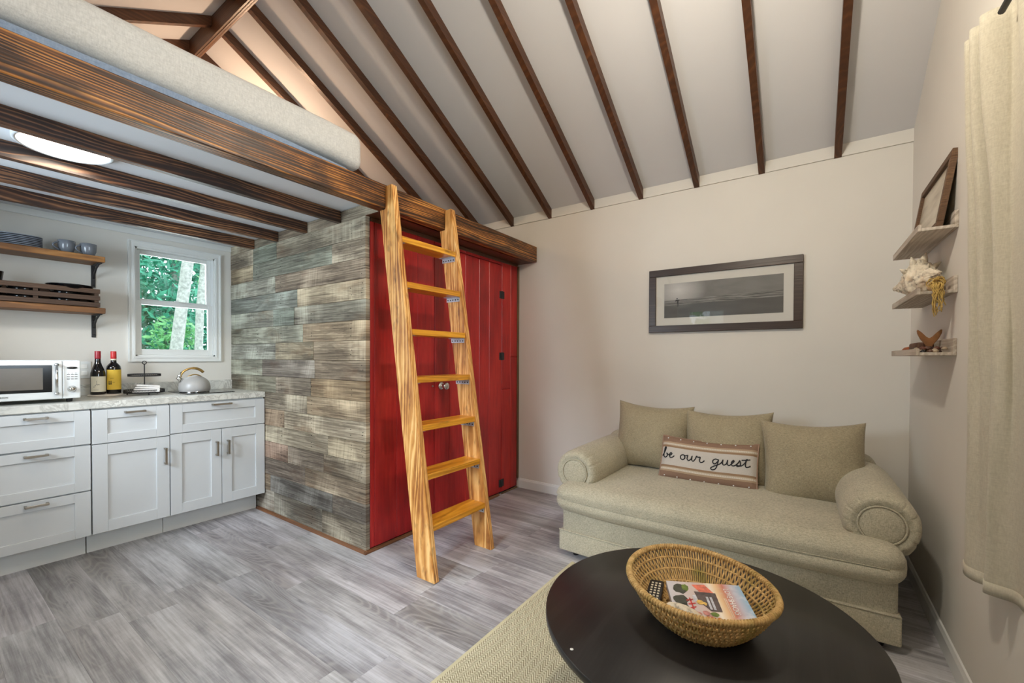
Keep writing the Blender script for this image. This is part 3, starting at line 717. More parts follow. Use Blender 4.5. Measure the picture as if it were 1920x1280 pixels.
# ================================================================ LADDER
lad = thing('ladder', 'scorched golden pine ladder leaning on the loft beam before the red wall', 'ladder', (1.82, 1.64, 0))
k_ = .1562
def yf(z): return 1.573+k_*z   # front edge of the rails
dp = .132
def rail(x0, nm='rail'):
    prof = [(yf(0), 0), (yf(0)+dp, 0), (yf(2.004)+dp*.78+.02, 2.006), (1.964, 2.006), (1.964, 2.128), (1.955, 2.134), (yf(2.13)+.004, 2.136), (yf(2.122), 2.126)]
    m = MB(); m.prism(prof, x0, x0+.036, 'x')
    o = m.build(nm, MAT['rail'], lad)
    bm = bmesh.new(); bm.from_mesh(o.data); bmesh.ops.bevel(bm, geom=bm.edges[:], offset=.003, segments=2, affect='EDGES'); bm.to_mesh(o.data); bm.free()
    return o
rail(1.566); rail(2.044)
for zt in (1.85, 1.592, 1.328, 1.066, .806, .548, .283):
    y0 = yf(zt)+.002
    rg = MB().box(1.6025, 2.0435, y0, y0+.126, zt-.033, zt, bv=.003).build('rung', MAT['rung'], lad)
    for xs, sg in ((1.6025, 1), (2.0435, -1)):
        b = MB(); a0, a1 = sorted((xs, xs+sg*.002)); b.box(a0, a1, y0+.008, y0+.118, zt-.062, zt-.0335); a0, a1 = sorted((xs, xs+sg*.030)); b.box(a0, a1, y0+.008, y0+.118, zt-.0358, zt-.0335)
        for q_ in range(5):
            b.lathe([(0, 0), (.0042, 0), (.0042, sg*.0026), (0, sg*.003)], (xs+sg*.001, y0+.02+q_*.0215, zt-.05), 8, mi=1, axis='x')
        b.build('bracket', [MAT['galv'], MAT['hole']], rg)

# ================================================================ KITCHEN
YC = 3.394
def shaker(x0, x1, z0, z1, name, parent, st=.066, rl=.066, t=.019):
    """flat frame with a recessed panel, front face at y = YC-t .. YC"""
    m = MB(); yf_ = YC-t; e = .0008
    x0 += e; x1 -= e; z0 += e; z1 -= e
    m.box(x0, x0+st, yf_, YC, z0, z1, bv=.0012).box(x1-st, x1, yf_, YC, z0, z1, bv=.0012)
    m.box(x0+st, x1-st, yf_, YC, z0, z0+rl, bv=.0012).box(x0+st, x1-st, yf_, YC, z1-rl, z1, bv=.0012)
    m.box(x0+st, x1-st, yf_+.009, YC-.001, z0+rl, z1-rl)
    return m.build(name, MAT['cab'], parent)
def pull(parent, cx, cz, L_, vert=False):
    y = YC-.019; m = MB(); h = L_/2; r = .0056; off = .028
    if vert:
        m.box(cx-r, cx+r, y-off-r, y-off+r, cz-h, cz+h, bv=.001); m.box(cx-r, cx+r, y-off, y, cz-h, cz-h+.01).box(cx-r, cx+r, y-off, y, cz+h-.01, cz+h)
    else:
        m.box(cx-h, cx+h, y-off-r, y-off+r, cz-r, cz+r, bv=.001); m.box(cx-h, cx-h+.01, y-off, y, cz-r, cz+r).box(cx+h-.01, cx+h, y-off, y, cz-r, cz+r)
    return m.build('pull', MAT['steel'], parent)
def cabinet(x0, x1, lb, kind):
    r = thing('base_cabinet', lb, 'cabinet', ((x0+x1)/2, YC+.28, 0), 'white base cabinets under the marble worktop')
    MB().box(x0+.0005, x1-.0005, YC+.001, YL-.002, .1415, .868).build('body', MAT['cab'], r)
    MB().box(x0, x1, YC+.125, YC+.14, 0, .141).build('toe_kick', MAT['white'], r)
    if kind == 'drawers':
        for z0, z1 in ((.670, .862), (.405, .663), (.142, .399)):
            d = shaker(x0, x1, z0, z1, 'drawer', r, rl=.052); pull(d, (x0+x1)/2, z1-.022, .088)
    elif kind == 'single':
        d = shaker(x0, x1, .664, .860, 'drawer', r, rl=.052); pull(d, (x0+x1)/2+.008, .838, .098)
        d = shaker(x0, x1, .142, .660, 'door', r); pull(d, x1-.026, .538, .104, True)
    else:
        d = shaker(x0, x1, .672, .858, 'drawer', r, rl=.052); pull(d, (x0+x1)/2, .843, .118)
        xm = (x0+x1)/2+.003
        d = shaker(x0, xm-.001, .142, .668, 'door', r, st=.062); pull(d, xm-.034, .536, .098, True)
        d = shaker(xm+.001, x1, .142, .668, 'door', r, st=.062); pull(d, xm+.036, .536, .098, True)
    return r
cabinet(.198, .6215, 'white shaker base cabinet with three drawers under the microwave', 'drawers')
cabinet(.6265, .9895, 'white shaker base cabinet with one drawer over a single door', 'single')
cabinet(.9925, 1.574, 'white shaker base cabinet with wide drawer over two doors beside plank wall', 'double')
cabinet(-.232, .193, 'white shaker base cabinet with three drawers at the far left end', 'drawers')
wt = thing('worktop', 'grey-veined white marble-look worktop on the kitchen cabinets', 'worktop', (.7, 3.65, .869))
MB().box(-.26, 1.5785, 3.374, YL-.001, .869, .910, bv=.003).build('slab', MAT['marble'], wt)
MB().box(-.26, 1.5785, YL-.020, YL-.001, .9105, .984, bv=.002).build('backsplash', MAT['marble'], wt)

# microwave
mw = thing('microwave', 'white retro microwave with chrome handle on the worktop', 'microwave', (.36, 3.65, .91))
MX0, MX1, MY, MZ0, MZ1 = .085, .597, 3.462, .930, 1.150
m = MB().box(MX0, MX1, MY+.012, 3.80, MZ0, MZ1, bv=(.012, 3)); m.build('body', MAT['micro'], mw)
dd = MB(); dd.box(MX0, .524, MY-.004, MY+.014, MZ0+.002, MZ1-.002, bv=(.006, 3)); dd = dd.build('door', MAT['micro'], mw)
MB().box(MX0+.035, .483, MY-.007, MY-.003, .972, 1.122, bv=.002).build('window', MAT['blackgloss'], dd)
m = MB().box(MX0+.07, .448, MY-.0078, MY-.007, .988, 1.106); m.build('window_mesh', plain('smoked_glass', g(92, 84, 74), .25), dd)
hd = MB(); hd.tube([(.499, MY-.026, .962), (.499, MY-.026, 1.126)], .0062, 12)
hd.tube([(.499, MY-.002, .964), (.499, MY-.030, .964)], .0085, 12).tube([(.499, MY-.002, 1.124), (.499, MY-.030, 1.124)], .0085, 12); hd.build('handle', MAT['chrome'], dd)
cp = MB().box(.526, MX1, MY-.004, MY+.014, MZ0+.002, MZ1-.002, bv=(.006, 3)).build('control_panel', MAT['micro'], mw)
m = MB().lathe([(0, 0), (1, 0), (1, -.003), (0, -.003)], (0, 0, 0), 20, axis='y'); m.v = [(.562+p[0]*.022, MY-.004+p[1], 1.106+p[2]*.0065) for p in m.v]; m.build('display', MAT['blackgloss'], cp)
m = MB()
for r_ in range(4):
    for c_ in range(3):
        if r_ == 0: m.box(.545+c_*.0145, .551+c_*.0145, MY-.005, MY-.0038, 1.0745, 1.0765); continue
        zz = 1.078-r_*.0125; m.box(.541+c_*.0155, .553+c_*.0155, MY-.006, MY-.0035, zz, zz+.004, bv=.001)
m.build('button_grid', MAT['inkgrey'], cp)
kn = MB().lathe([(0, 0), (.019, 0), (.019, -.003), (.014, -.006), (.013, -.016), (.010, -.019), (0, -.02)], (.561, MY-.004, .985), 24, axis='y'); kn.build('dial', MAT['chrome'], cp)
tm = text_mb('EMERSON', .0105, frame_mtx((.30, MY-.0055, .952), (1, 0, 0), (0, 0, 1)), space=1.05); tm.build('lettering', MAT['ink'], dd)
for xx in (MX0+.04, MX1-.04):
    for yy in (MY+.04, 3.76): MB().lathe([(0, .91), (.012, .91), (.014, .931), (0, .931)], (xx, yy, 0), 12).build('foot', MAT['blackmatt'], mw)

# outlet
ol = thing('wall_outlet', 'white wall outlet plate above the backsplash behind the microwave', 'outlet', (.70, YL, 1.08))
MB().box(.664, .734, YL-.006, YL, 1.025, 1.137, bv=.002).build('plate', MAT['white'], ol)
for zc in (1.058, 1.104): MB().box(.682, .716, YL-.009, YL-.005, zc-.016, zc+.016, bv=.003).build('socket', plain('socket_white', g(240, 240, 236), .3), ol)

# bottles on a board
BY = 3.82
brd = MB().lathe([(0, .9105), (.082, .9105), (.086, .914), (.086, .920), (.082, .923), (0, .923)], (.775, BY, 0), 32)
o = solo(brd, 'serving_board', MAT['stonewood'], 'thin pale round board under the two wine bottles', 'board', (.775, BY, .91))
def bottle(cx, cy, prof, capc, lab, labz, label, name='wine_bottle'):
    r = thing(name, label, 'bottle', (cx, cy, .9235))
    MB().lathe(prof, (cx, cy, .9235), 28).build('glass_body', MAT['wine'], r)
    MB().lathe([(0, .283), (.0145, .283), (.0152, .28), (.0155, .24), (.0150, .232), (0, .232)], (cx, cy, .9235), 20).build('foil', capc, r)
    R = .0382; vs = []; a0, a1 = -PI/2-1.25, -PI/2+1.25
    def lf(u, v): a = a0+(a1-a0)*u; return (cx+R*math.cos(a), cy+R*math.sin(a), .9235+labz[0]+(labz[1]-labz[0])*v)
    lb_ = MB().grid(lf, 18, 2).build('paper_label', lab, r)
    return r, lb_, R
P1 = [(0, 0), (.034, 0), (.0375, .004), (.0375, .115), (.036, .14), (.030, .165), (.021, .19), (.0155, .21), (.0145, .24), (.0145, .282), (0, .283)]
P2 = [(0, 0), (.034, 0), (.0375, .004), (.0375, .168), (.034, .185), (.024, .198), (.0158, .207), (.0145, .22), (.0145, .282), (0, .283)]
r1, l1, R_ = bottle(.738, BY-.01, P1, MAT['capred'], MAT['cream'], (.018, .118), 'dark wine bottle with sloping shoulders and cream label')
r2, l2, R_ = bottle(.816, BY-.005, P2, MAT['capred2'], MAT['yellow'], (.028, .160), 'dark wine bottle with square shoulders and yellow label')
camv = Vector((0, 0, 0))
def lab_pt(cx, cy, u, z, ang=-2.02): # u metres along the label, label centre faces the viewer
    a = ang+u/.0388; return Vector((cx+.0388*math.cos(a), cy+.0388*math.sin(a), z))
def script(pts, r, f, name, mat, parent, n=6):
    # Catmull-Rom through pts then mapped through f
    out = []
    for i in range(len(pts)-1):
        p0 = pts[max(0, i-1)]; p1 = pts[i]; p2 = pts[i+1]; p3 = pts[min(len(pts)-1, i+2)]
        for k in range(n):
            t = k/n; q_ = [.5*((2*p1[j])+(-p0[j]+p2[j])*t+(2*p0[j]-5*p1[j]+4*p2[j]-p3[j])*t*t+(-p0[j]+3*p1[j]-3*p2[j]+p3[j])*t**3) for j in (0, 1)]
            out.append(f(*q_))
    out.append(f(*pts[-1]))
    return out
st = MB()
f1 = lambda u, v: lab_pt(.738, BY-.01, u*.010, .9235+.062+v*.010)
st.tube(script([(.6, 2.9), (.2, 2.3), (.4, 1.5), (.1, .2), (-.6, -1.2), (-1.2, -1.4), (-.6, -.2), (.6, .4)], 0, f1, '', None, None), .0007, 4)
st.tube(script([(.6, .4), (.9, .7), (.7, 0), (1.0, .1), (1.2, .6), (1.2, .1), (1.5, .6), (1.6, .1), (1.9, .5)], 0, f1, '', None, None), .0006, 4)
for k in range(2): st.tube([f1(-1.2, -2.6-k*.7), f1(0, -2.6-k*.7), f1(1.2, -2.6-k*.7)], .0004, 4)
st.build('lettering', MAT['inkgrey'], l1)
st = MB(); f2 = lambda u, v: lab_pt(.816, BY-.005, u*.010, .9235+.075+v*.010)
for k, (a, b) in enumerate(((-.9, .9),)): st.tube([f2(a, 3.0), f2(0, 3.0), f2(b, 3.0)], .0009, 4)
for cx_ in (-1.5, -.9, -.3):  # little standing figures
    st.tube([f2(cx_, 1.2), f2(cx_, .2), f2(cx_-.15, -1.2)], .0011, 4); st.tube([f2(cx_, .2), f2(cx_+.2, -1.2)], .0009, 4); st.tube([f2(cx_-.2, .7), f2(cx_+.25, .3)], .0008, 4)
st.tube([f2(.3, .1), f2(.9, .1), f2(1.5, .1)], .0008, 4); st.tube([f2(-1.6, -1.3), f2(0, -1.3)], .0005, 4)
st.build('lettering', MAT['ink'], l2)
MB().lathe([(.0158, .222), (.0158, .232)], (.816, BY-.005, .9235), 20).build('neck_band', MAT['cream'], r2)

# tiered wire stand
tx, ty = .963, 3.76
ws = thing('tiered_stand', 'black wire two-tier stand with ring handle on the worktop', 'stand', (tx, ty, .91))
def wire_tray(z, r, h):
    m = MB(); N = 40; circ = lambda rr, zz: [(tx+rr*math.cos(2*PI*i/N), ty+rr*math.sin(2*PI*i/N), zz) for i in range(N)]
    m.tube(circ(r, z), .0022, 5, closed=True).tube(circ(r, z+h), .0026, 5, closed=True)
    zig = []
    for i in range(88):
        a = 2*PI*i/88; zig.append((tx+r*math.cos(a), ty+r*math.sin(a), z+(h if i % 2 else 0)))
    m.tube(zig, .0014, 4, closed=True)
    for k in range(-4, 5):
        d = k*r/5; e = math.sqrt(r*r-d*d); m.tube([(tx+d, ty-e, z), (tx+d, ty+e, z)], .0013, 4); m.tube([(tx-e, ty+d, z), (tx+e, ty+d, z)], .0013, 4)
    return m
wire_tray(.925, .108, .019).build('tray', MAT['blackmatt'], ws); wire_tray(1.038, .087, .013).build('tray', MAT['blackmatt'], ws)
m = MB().tube([(tx, ty, .925), (tx, ty, 1.118)], .0032, 8)
m.tube([(tx+.011*math.sin(a*PI/8), ty, 1.13-.011*math.cos(a*PI/8)) for a in range(16)], .0028, 6, closed=True); m.build('pole', MAT['blackmatt'], ws)
for a in (.5, 2.6, 4.7): MB().tube([(tx+.09*math.cos(a), ty+.09*math.sin(a), .925), (tx+.095*math.cos(a), ty+.095*math.sin(a), .9115)], .004, 6).build('foot', MAT['blackmatt'], ws)
for k in range(4):
    a = MB(); dx, dy = .072-k*.003, .050
    a.box(-dx, dx, -dy, dy, 0, .012, bv=(.0055, 3)); mt = Matrix.Translation((tx+.002*k, ty-.04, .929+k*.0125)) @ Matrix.Rotation(-.30+.05*k, 4, 'Z') @ Matrix.Rotation(.03*k, 4, 'Y')
    a.v = [tuple(mt @ Vector(p)) for p in a.v]
    solo(a, 'folded_towel', MAT['towel'], 'folded white towel in the lower tier, %s of four' % ['lowest', 'second from below', 'third from below', 'topmost'][k], 'towel', (tx, ty-.04, .929+k*.0125), 'folded towels in the wire stand')

# cooktop + kettle
ck = MB().box(-.15, .15, -.185, .185, .9105, .9155, bv=.002); mt = Matrix.Translation((1.275, 3.69, 0))
ck.v = [tuple(mt @ Vector(p)) for p in ck.v]
solo(ck, 'cooktop', MAT['blackgloss'], 'black glass cooktop plate set on the worktop under the kettle', 'cooktop', (1.275, 3.69, .9105))
kx, ky, kz = 1.232, 3.69, .916
kt = thing('kettle', 'grey dome kettle with gold handle on the black cooktop', 'kettle', (kx, ky, kz))
MB().lathe([(0, 0), (.086, 0), (.090, .004), (.095, .015), (.096, .035), (.091, .062), (.078, .086), (.058, .103), (.045, .108), (0, .108)], (kx, ky, kz), 36).build('body', MAT['kettle'], kt)
MB().lathe([(0, -.0), (.088, 0), (.091, .003), (.088, .007), (0, .007)], (kx, ky, kz-.0004), 36).build('base_ring', MAT['chrome'], kt)
ld = MB().lathe([(.0, .107), (.047, .107), (.047, .110), (.03, .116), (0, .118)], (kx, ky, kz), 28).build('lid', MAT['kettle'], kt)
MB().tube([(kx-.042+.084*i/10, ky-.0, kz+.110+.016*math.sin(PI*i/10)) for i in range(11)], .0042, 8).build('lid_grip', MAT['gold'], ld)
hp = []
for i in range(15):
    u = i/14; a = PI*(1.02-u*.83); hp.append((kx-.010+.078*math.cos(a), ky, kz+.100+.072*math.sin(a)))
MB().tube(hp, [.007]*3+[.0075]*6+[.0095]*6, 10).build('handle', MAT['gold'], kt)
sp = MB().tube([(kx-.066, ky, kz+.068), (kx-.092, ky, kz+.098), (kx-.104, ky, kz+.108)], [.018, .014, .013], 14); sp.build('spout', MAT['chrome'], kt)
MB().tube([(kx-.098, ky, kz+.112), (kx-.086, ky, kz+.126), (kx-.080, ky, kz+.146)], [.012, .007, .006], 10).build('spout_lever', MAT['chrome'], kt)

# shelves -------------------------------------------------------
def shelf(z1, lb):
    r = thing('wall_shelf', lb, 'shelf', (.28, YL, z1), 'wooden shelves on the kitchen wall')
    MB().box(-.25, .768, 3.757, YL-.001, z1-.036, z1, bv=.003).build('board', MAT['shelf'], r)
    for cx in (.747, -.12):
        b = MB(); zt = z1-.0365; b.box(cx-.011, cx+.011, YL-.006, YL-.0005, zt-.15, zt, bv=.002); b.box(cx-.011, cx+.011, 3.785, YL-.006, zt-.006, zt, bv=.001)
        b.tube([(cx, YL-.008, zt-.085), (cx, YL-.03, zt-.06), (cx, YL-.075, zt-.03), (cx, YL-.14, zt-.008)], .0058, 8)
        b.lathe([(0, 0), (.005, 0), (.004, -.004), (0, -.005)], (cx, YL-.006, zt-.035), 8, axis='y').lathe([(0, 0), (.005, 0), (.004, -.004), (0, -.005)], (cx, YL-.006, zt-.13), 8, axis='y')
        b.build('bracket', MAT['blackmatt'], r)
    return r
shelf(1.817, 'upper scorched wooden wall shelf holding plates and grey mugs'); shelf(1.485, 'lower scorched wooden wall shelf holding the slatted crate')
# plates
for k in range(7):
    z = 1.8175+k*.0098
    m = MB().lathe([(0, 0), (.084, 0), (.090, .0012), (.099, .0052), (.100, .0096), (.097, .0096), (.088, .0052), (0, .0045)], (.412, 3.86, z), 40)
    m.m = [1 if i % 7 in (1, 2) else 0 for i in range(len(m.m))]
    # rounded-square plates
    vs = []
    for p in m.v:
        dx, dy = p[0]-.412, p[1]-3.86; r_ = math.hypot(dx, dy)
        if r_ > 1e-6:
            a = math.atan2(dy, dx); s = 1/(abs(math.cos(a))**5+abs(math.sin(a))**5)**.2; s = 1+(s-1)*.55; dx *= s*.93; dy *= s*.80
        vs.append((.412+dx, 3.86+dy, p[2]))
    m.v = vs
    nm = ['lowest', 'second', 'third', 'fourth', 'fifth', 'sixth', 'topmost'][k]
    solo(m, 'plate', [MAT['plate'], MAT['platerim']], 'blue-grey square plate with dark edge on the upper shelf, %s of the stack' % nm, 'plate', (.412, 3.86, z), 'plates stacked on the upper shelf')
def mug(cx, cy, lb):
    r = thing('mug', lb, 'mug', (cx, cy, 1.8175), 'grey mugs on the upper shelf')
    MB().lathe([(0, 0), (.024, 0), (.028, .003), (.037, .03), (.0395, .055), (.040, .078), (.0375, .079), (.036, .055), (.033, .03), (.022, .008), (0, .007)], (cx, cy, 1.8175), 28).build('bowl', MAT['mug'], r)
    a = PI+.35; ux, uy = math.cos(a), math.sin(a)
    MB().tube([(cx+ux*(.036+.030*math.sin(PI*i/10)), cy+uy*(.036+.030*math.sin(PI*i/10)), 1.8175+.066-.052*i/10) for i in range(11)], .0052, 8).build('handle', MAT['mug'], r)
    return r
mug(.603, 3.83, 'grey glazed mug beside the plates on the upper shelf'); mug(.702, 3.83, 'grey glazed mug nearest the end of the upper shelf')
# crate with slats
cr = thing('slatted_crate', 'low dark slatted wooden crate on the lower shelf', 'crate', (.3, 3.85, 1.485))
for z0 in (1.490, 1.533, 1.577):
    MB().box(-.1, .745, 3.772, 3.782, z0, z0+.028, bv=.001).build('slat', MAT['crate'], cr)
    MB().box(-.1, .745, 3.935, 3.945, z0, z0+.028, bv=.001).build('slat', MAT['crate'], cr)
for xx in (-.088, .21, .455, .72): MB().box(xx, xx+.02, 3.7825, 3.79, 1.489, 1.605).build('post', MAT['crate'], cr)
for xx in (-.088, .725): MB().box(xx, xx+.012, 3.79, 3.935, 1.49, 1.60).build('end_board', MAT['crate'], cr)
MB().box(-.09, .735, 3.79, 3.935, 1.4855, 1.4895).build('bottom', MAT['crate'], cr)
def bowl(cx, z, R, h, lb, mat, name='bowl'):
    return solo(MB().lathe([(0, 0), (R*.5, 0), (R*.85, h*.4), (R, h), (R*.96, h), (R*.8, h*.45), (R*.45, h*.1), (0, h*.08)], (cx, 3.862, z), 28), name, mat, lb, 'bowl', (cx, 3.862, z), 'black bowls in the slatted crate')
BL = ['under the black cup', 'second from the left', 'in the middle of the crate', 'under the black pan']
for i, cx in enumerate((.12, .275, .425, .60)):
    for k in range(2): bowl(cx, 1.4905+k*.045, .070, .05, 'glossy black bowl in the crate, %s, %s' % (BL[i], ['lower', 'upper'][k]), MAT['blackgloss'])
solo(MB().lathe([(0, 0), (.028, 0), (.03, .003), (.038, .07), (.036, .07), (.028, .006), (0, .005)], (.312, 3.85, 1.592), 24), 'cup', MAT['blackgloss'], 'glossy black cup standing above the crate at the left', 'cup', (.31, 3.85, 1.592))
solo(MB().lathe([(0, 0), (.07, 0), (.088, .004), (.105, .028), (.112, .031), (.112, .034), (.10, .032), (.085, .010), (0, .008)], (.625, 3.862, 1.588), 36), 'serving_dish', MAT['blackgloss'], 'wide glossy black dish resting above the slatted crate', 'dish', (.625, 3.862, 1.588))

# ================================================================ PICTURE
pic = thing('framed_picture', 'wide dark-framed black and white beach photograph on the sofa wall', 'picture', (D, .504, 1.36))
PY0, PY1, PZ0, PZ1 = .031, .977, 1.361, 1.817; fwd = .049
m = MB()
m.box(D-.024, D-.001, PY0, PY1, PZ0, PZ0+fwd, bv=.002).box(D-.024, D-.001, PY0, PY1, PZ1-fwd, PZ1, bv=.002).box(D-.024, D-.001, PY0, PY0+fwd, PZ0+fwd, PZ1-fwd, bv=.002).box(D-.024, D-.001, PY1-fwd, PY1, PZ0+fwd, PZ1-fwd, bv=.002)
m.build('frame', MAT['frame'], pic)
MB().box(D-.010, D-.006, PY0+fwd, PY1-fwd, PZ0+fwd, PZ1-fwd).build('mat_board', MAT['mat'], pic)
def beach():
    t = NT('beach_print'); x, y, z = t.sep(t.coords('Generated'))
    # generated: y 0..1 right->left, z 0..1
    u = t.math('SUBTRACT', 1.0, y)
    hz = t.math('MULTIPLY_ADD', u, .10, .50)
    dn = t.noise(t.comb(0.0, t.math('MULTIPLY', u, 3), t.math('MULTIPLY', z, 3)), 2, 4)
    du = t.math('SUBTRACT', u, .13); dz = t.math('SUBTRACT', z, .80)
    d = t.math('SQRT', t.math('ADD', t.math('MULTIPLY', du, t.math('MULTIPLY', du, 5.0)), t.math('MULTIPLY', dz, dz)))
    glow = t.math('SUBTRACT', 1.0, t.math('MULTIPLY', d, 1.7), clamp=True)
    sky = t.math('ADD', t.math('ADD', .20, t.math('MULTIPLY', glow, .55)), t.math('MULTIPLY', t.math('SUBTRACT', dn, .5), .12))
    wv = t.noise(t.comb(0.0, t.math('MULTIPLY', u, 4), t.math('MULTIPLY', z, 45)), 1, 4, .7)
    sea = t.math('MULTIPLY_ADD', wv, 1.3, -.48, clamp=True)
    sea = t.math('ADD', sea, t.math('MULTIPLY', glow, .08))
    sand = t.math('ADD', t.math('MULTIPLY_ADD', t.noise(t.comb(0.0, t.math('MULTIPLY', u, 3), t.math('MULTIPLY', z, 9)), 1, 3), .07, .05), t.math('MULTIPLY', glow, .20))
    m1 = t.math('MULTIPLY_ADD', t.math('SUBTRACT', z, hz), 80, .5, clamp=True)
    shore = t.math('ADD', t.math('MULTIPLY_ADD', u, .06, .36), t.math('MULTIPLY', t.math('SUBTRACT', dn, .5), .05))
    m2 = t.math('MULTIPLY_ADD', t.math('SUBTRACT', z, shore), 40, .5, clamp=True)
    v = t.math('ADD', t.math('MULTIPLY', sand, t.math('SUBTRACT', 1.0, m2)), t.math('MULTIPLY', sea, m2))
    v = t.math('ADD', t.math('MULTIPLY', v, t.math('SUBTRACT', 1.0, m1)), t.math('MULTIPLY', sky, m1))
    c = t.n('ShaderNodeCombineColor'); t.l(v, c.inputs[0]); t.l(t.math('MULTIPLY', v, .95), c.inputs[1]); t.l(t.math('MULTIPLY', v, .9), c.inputs[2])
    return t.fin(c.outputs[0], .7)
pr = MB().box(D-.0122, D-.0102, .1335, .869, 1.465, 1.712).build('print', beach(), pic)
sf = MB(); X_ = D-.0128; cy, cz = .775, 1.583
sf.add([(X_, cy+.020, cz-.004), (X_, cy-.012, cz+.004), (X_, cy-.016, cz+.009), (X_, cy+.012, cz+.010)], [(0, 1, 2, 3)])
sf.add([(X_, cy+.004, cz-.018), (X_, cy-.005, cz-.018), (X_, cy-.007, cz+.010), (X_, cy+.005, cz+.010)], [(0, 1, 2, 3)])
sf.add([(X_, cy+.004+.005*math.cos(a*PI/4), cz+.017+.005*math.sin(a*PI/4)) for a in range(8)], [tuple(range(8))])
sf.add([(X_, cy+.003, cz-.018), (X_, cy-.001, cz-.018), (X_, cy+.000, cz-.042), (X_, cy+.004, cz-.042)], [(0, 1, 2, 3)])
sf.add([(X_, cy-.002, cz-.018), (X_, cy-.006, cz-.018), (X_, cy-.010, cz-.040), (X_, cy-.006, cz-.040)], [(0, 1, 2, 3)])
sf.build('surfer_silhouette', MAT['ink'], pr, normals=False)
MB().box(D-.0155, D-.014, PY0+fwd, PY1-fwd, PZ0+fwd, PZ1-fwd).build('glazing', MAT['glass'], pic)

# ================================================================ SOFA
sofa = thing('sofa', 'long beige linen sofa with rolled arms below the framed picture', 'sofa', (2.68, .45, 0))
SY0, SY1, SX0, SX1 = -.305, 1.205, 2.250, 3.12
bow = lambda p: Vector((-.018*(1-((p.y-.45)/.755)**2)*(1 if p.x < 2.5 else 0), 0, 0))
weld(softbox(SX0+.012, SX1, SY0, SY1, .035, .30, .022, (6, 20, 3), bow).build('base', MAT['sofa'], sofa))
sk = softbox(SX0-.010, SX0+.05, SY0-.008, SY1+.008, .034, .152, .008, (2, 20, 2), bow); weld(sk.build('skirt', MAT['sofa'], sofa), .0002)
MB().tube([(SX0-.010-.018*(1-((SY0+(SY1-SY0)*i/24-.45)/.755)**2), SY0-.006+(SY1-SY0+.012)*i/24, .154) for i in range(25)], .0042, 6).build('welt', MAT['sofa'], sofa)
def cd(p):
    e = ((p.y-.455)/.79); c = max(0, 1-e*e); dx = -.030*c*(1 if p.x < 2.6 else 0)
    dz = (.022*c*(1-((p.x-2.6)/.5)**2) if p.z > .36 else 0)+.006*noise.noise(p*3)
    s = .016*math.exp(-((p.z-.347)/.013)**2)   # seam pinch in the front
    if p.x < 2.3: dx += s
    return Vector((dx, 0, dz))
weld(softbox(2.200, 3.0, -.332, 1.243, .262, .425, .078, (18, 44, 12), cd).build('seat_cushion', MAT['sofa'], sofa))
sm = []
for i in range(41):
    y = -.27+1.45*i/40; e = (y-.455)/.79; sm.append((2.2015-.030*(1-e*e)+.010, y, .347))
MB().tube(sm, .0022, 5).build('welt', MAT['sofa'], sofa)
for sy, cy in ((1, 1.150), (-1, -.256)):
    zc, R = .483, .130
    # slightly flared roll : rings along x
    prof = [(0, 2.318), (.074, 2.318), (.079, 2.317), (.084, 2.321), (.098, 2.309), (.114, 2.315), (.125, 2.332), (.130, 2.36), (.131, 2.45), (.131, 2.70), (.129, 2.95), (.11, 3.03), (.05, 3.06), (0, 3.06)]
    def pleat(r, h, a, j):
        if 4 <= j <= 7:
            k = math.cos(a*14); return r-(.0062 if k > .88 else 0)*(1 if j < 6 else .5)
        return r
    m = MB().lathe(prof, (0, cy, zc), 160, axis='x', mod=pleat)
    m.v = [(p[0], p[1]+(p[0]-2.32)*(-.02*sy), p[2]+(p[0]-2.32)*.02-(max(0, zc-p[2])*.25 if p[0] > 2.34 else 0)) for p in m.v]
    arm = m.build('arm', MAT['sofa'], sofa)
    # panel below the roll
    oy = cy+sy*.005; a, b = sorted((cy-sy*.09, SY1 if sy > 0 else SY0))
    weld(softbox(2.33, 3.10, a, b, .2, .47, .02, (4, 3, 3)).build('arm_panel', MAT['sofa'], sofa))
    fp = MB().lathe([(0, 2.309), (.05, 2.3105), (.070, 2.314), (.0765, 2.318), (.0765, 2.322), (0, 2.322)], (0, cy, zc), 48, axis='x').build('arm_front', MAT['sofa'], arm)
    N = 48; MB().tube([(2.3145, cy+.0785*math.cos(2*PI*i/N), zc+.0785*math.sin(2*PI*i/N)) for i in range(N)], .004, 6, closed=True).build('piping', MAT['sofa'], fp)
weld(softbox(2.965, 3.165, -.315, 1.215, .2, .64, .07, (4, 20, 8), lambda p: Vector((0, 0, .02*(1-((p.y-.45)/.76)**2) if p.z > .5 else 0))).build('back', MAT['sofa'], sofa))
for lx in (2.30, 3.05):
    for ly in (-.25, 1.13): MB().lathe([(0, 0), (.016, 0), (.018, .01), (.026, .034), (.026, .04), (0, .04)], (lx, ly, 0), 14).build('leg', MAT['blackmatt'], sofa)

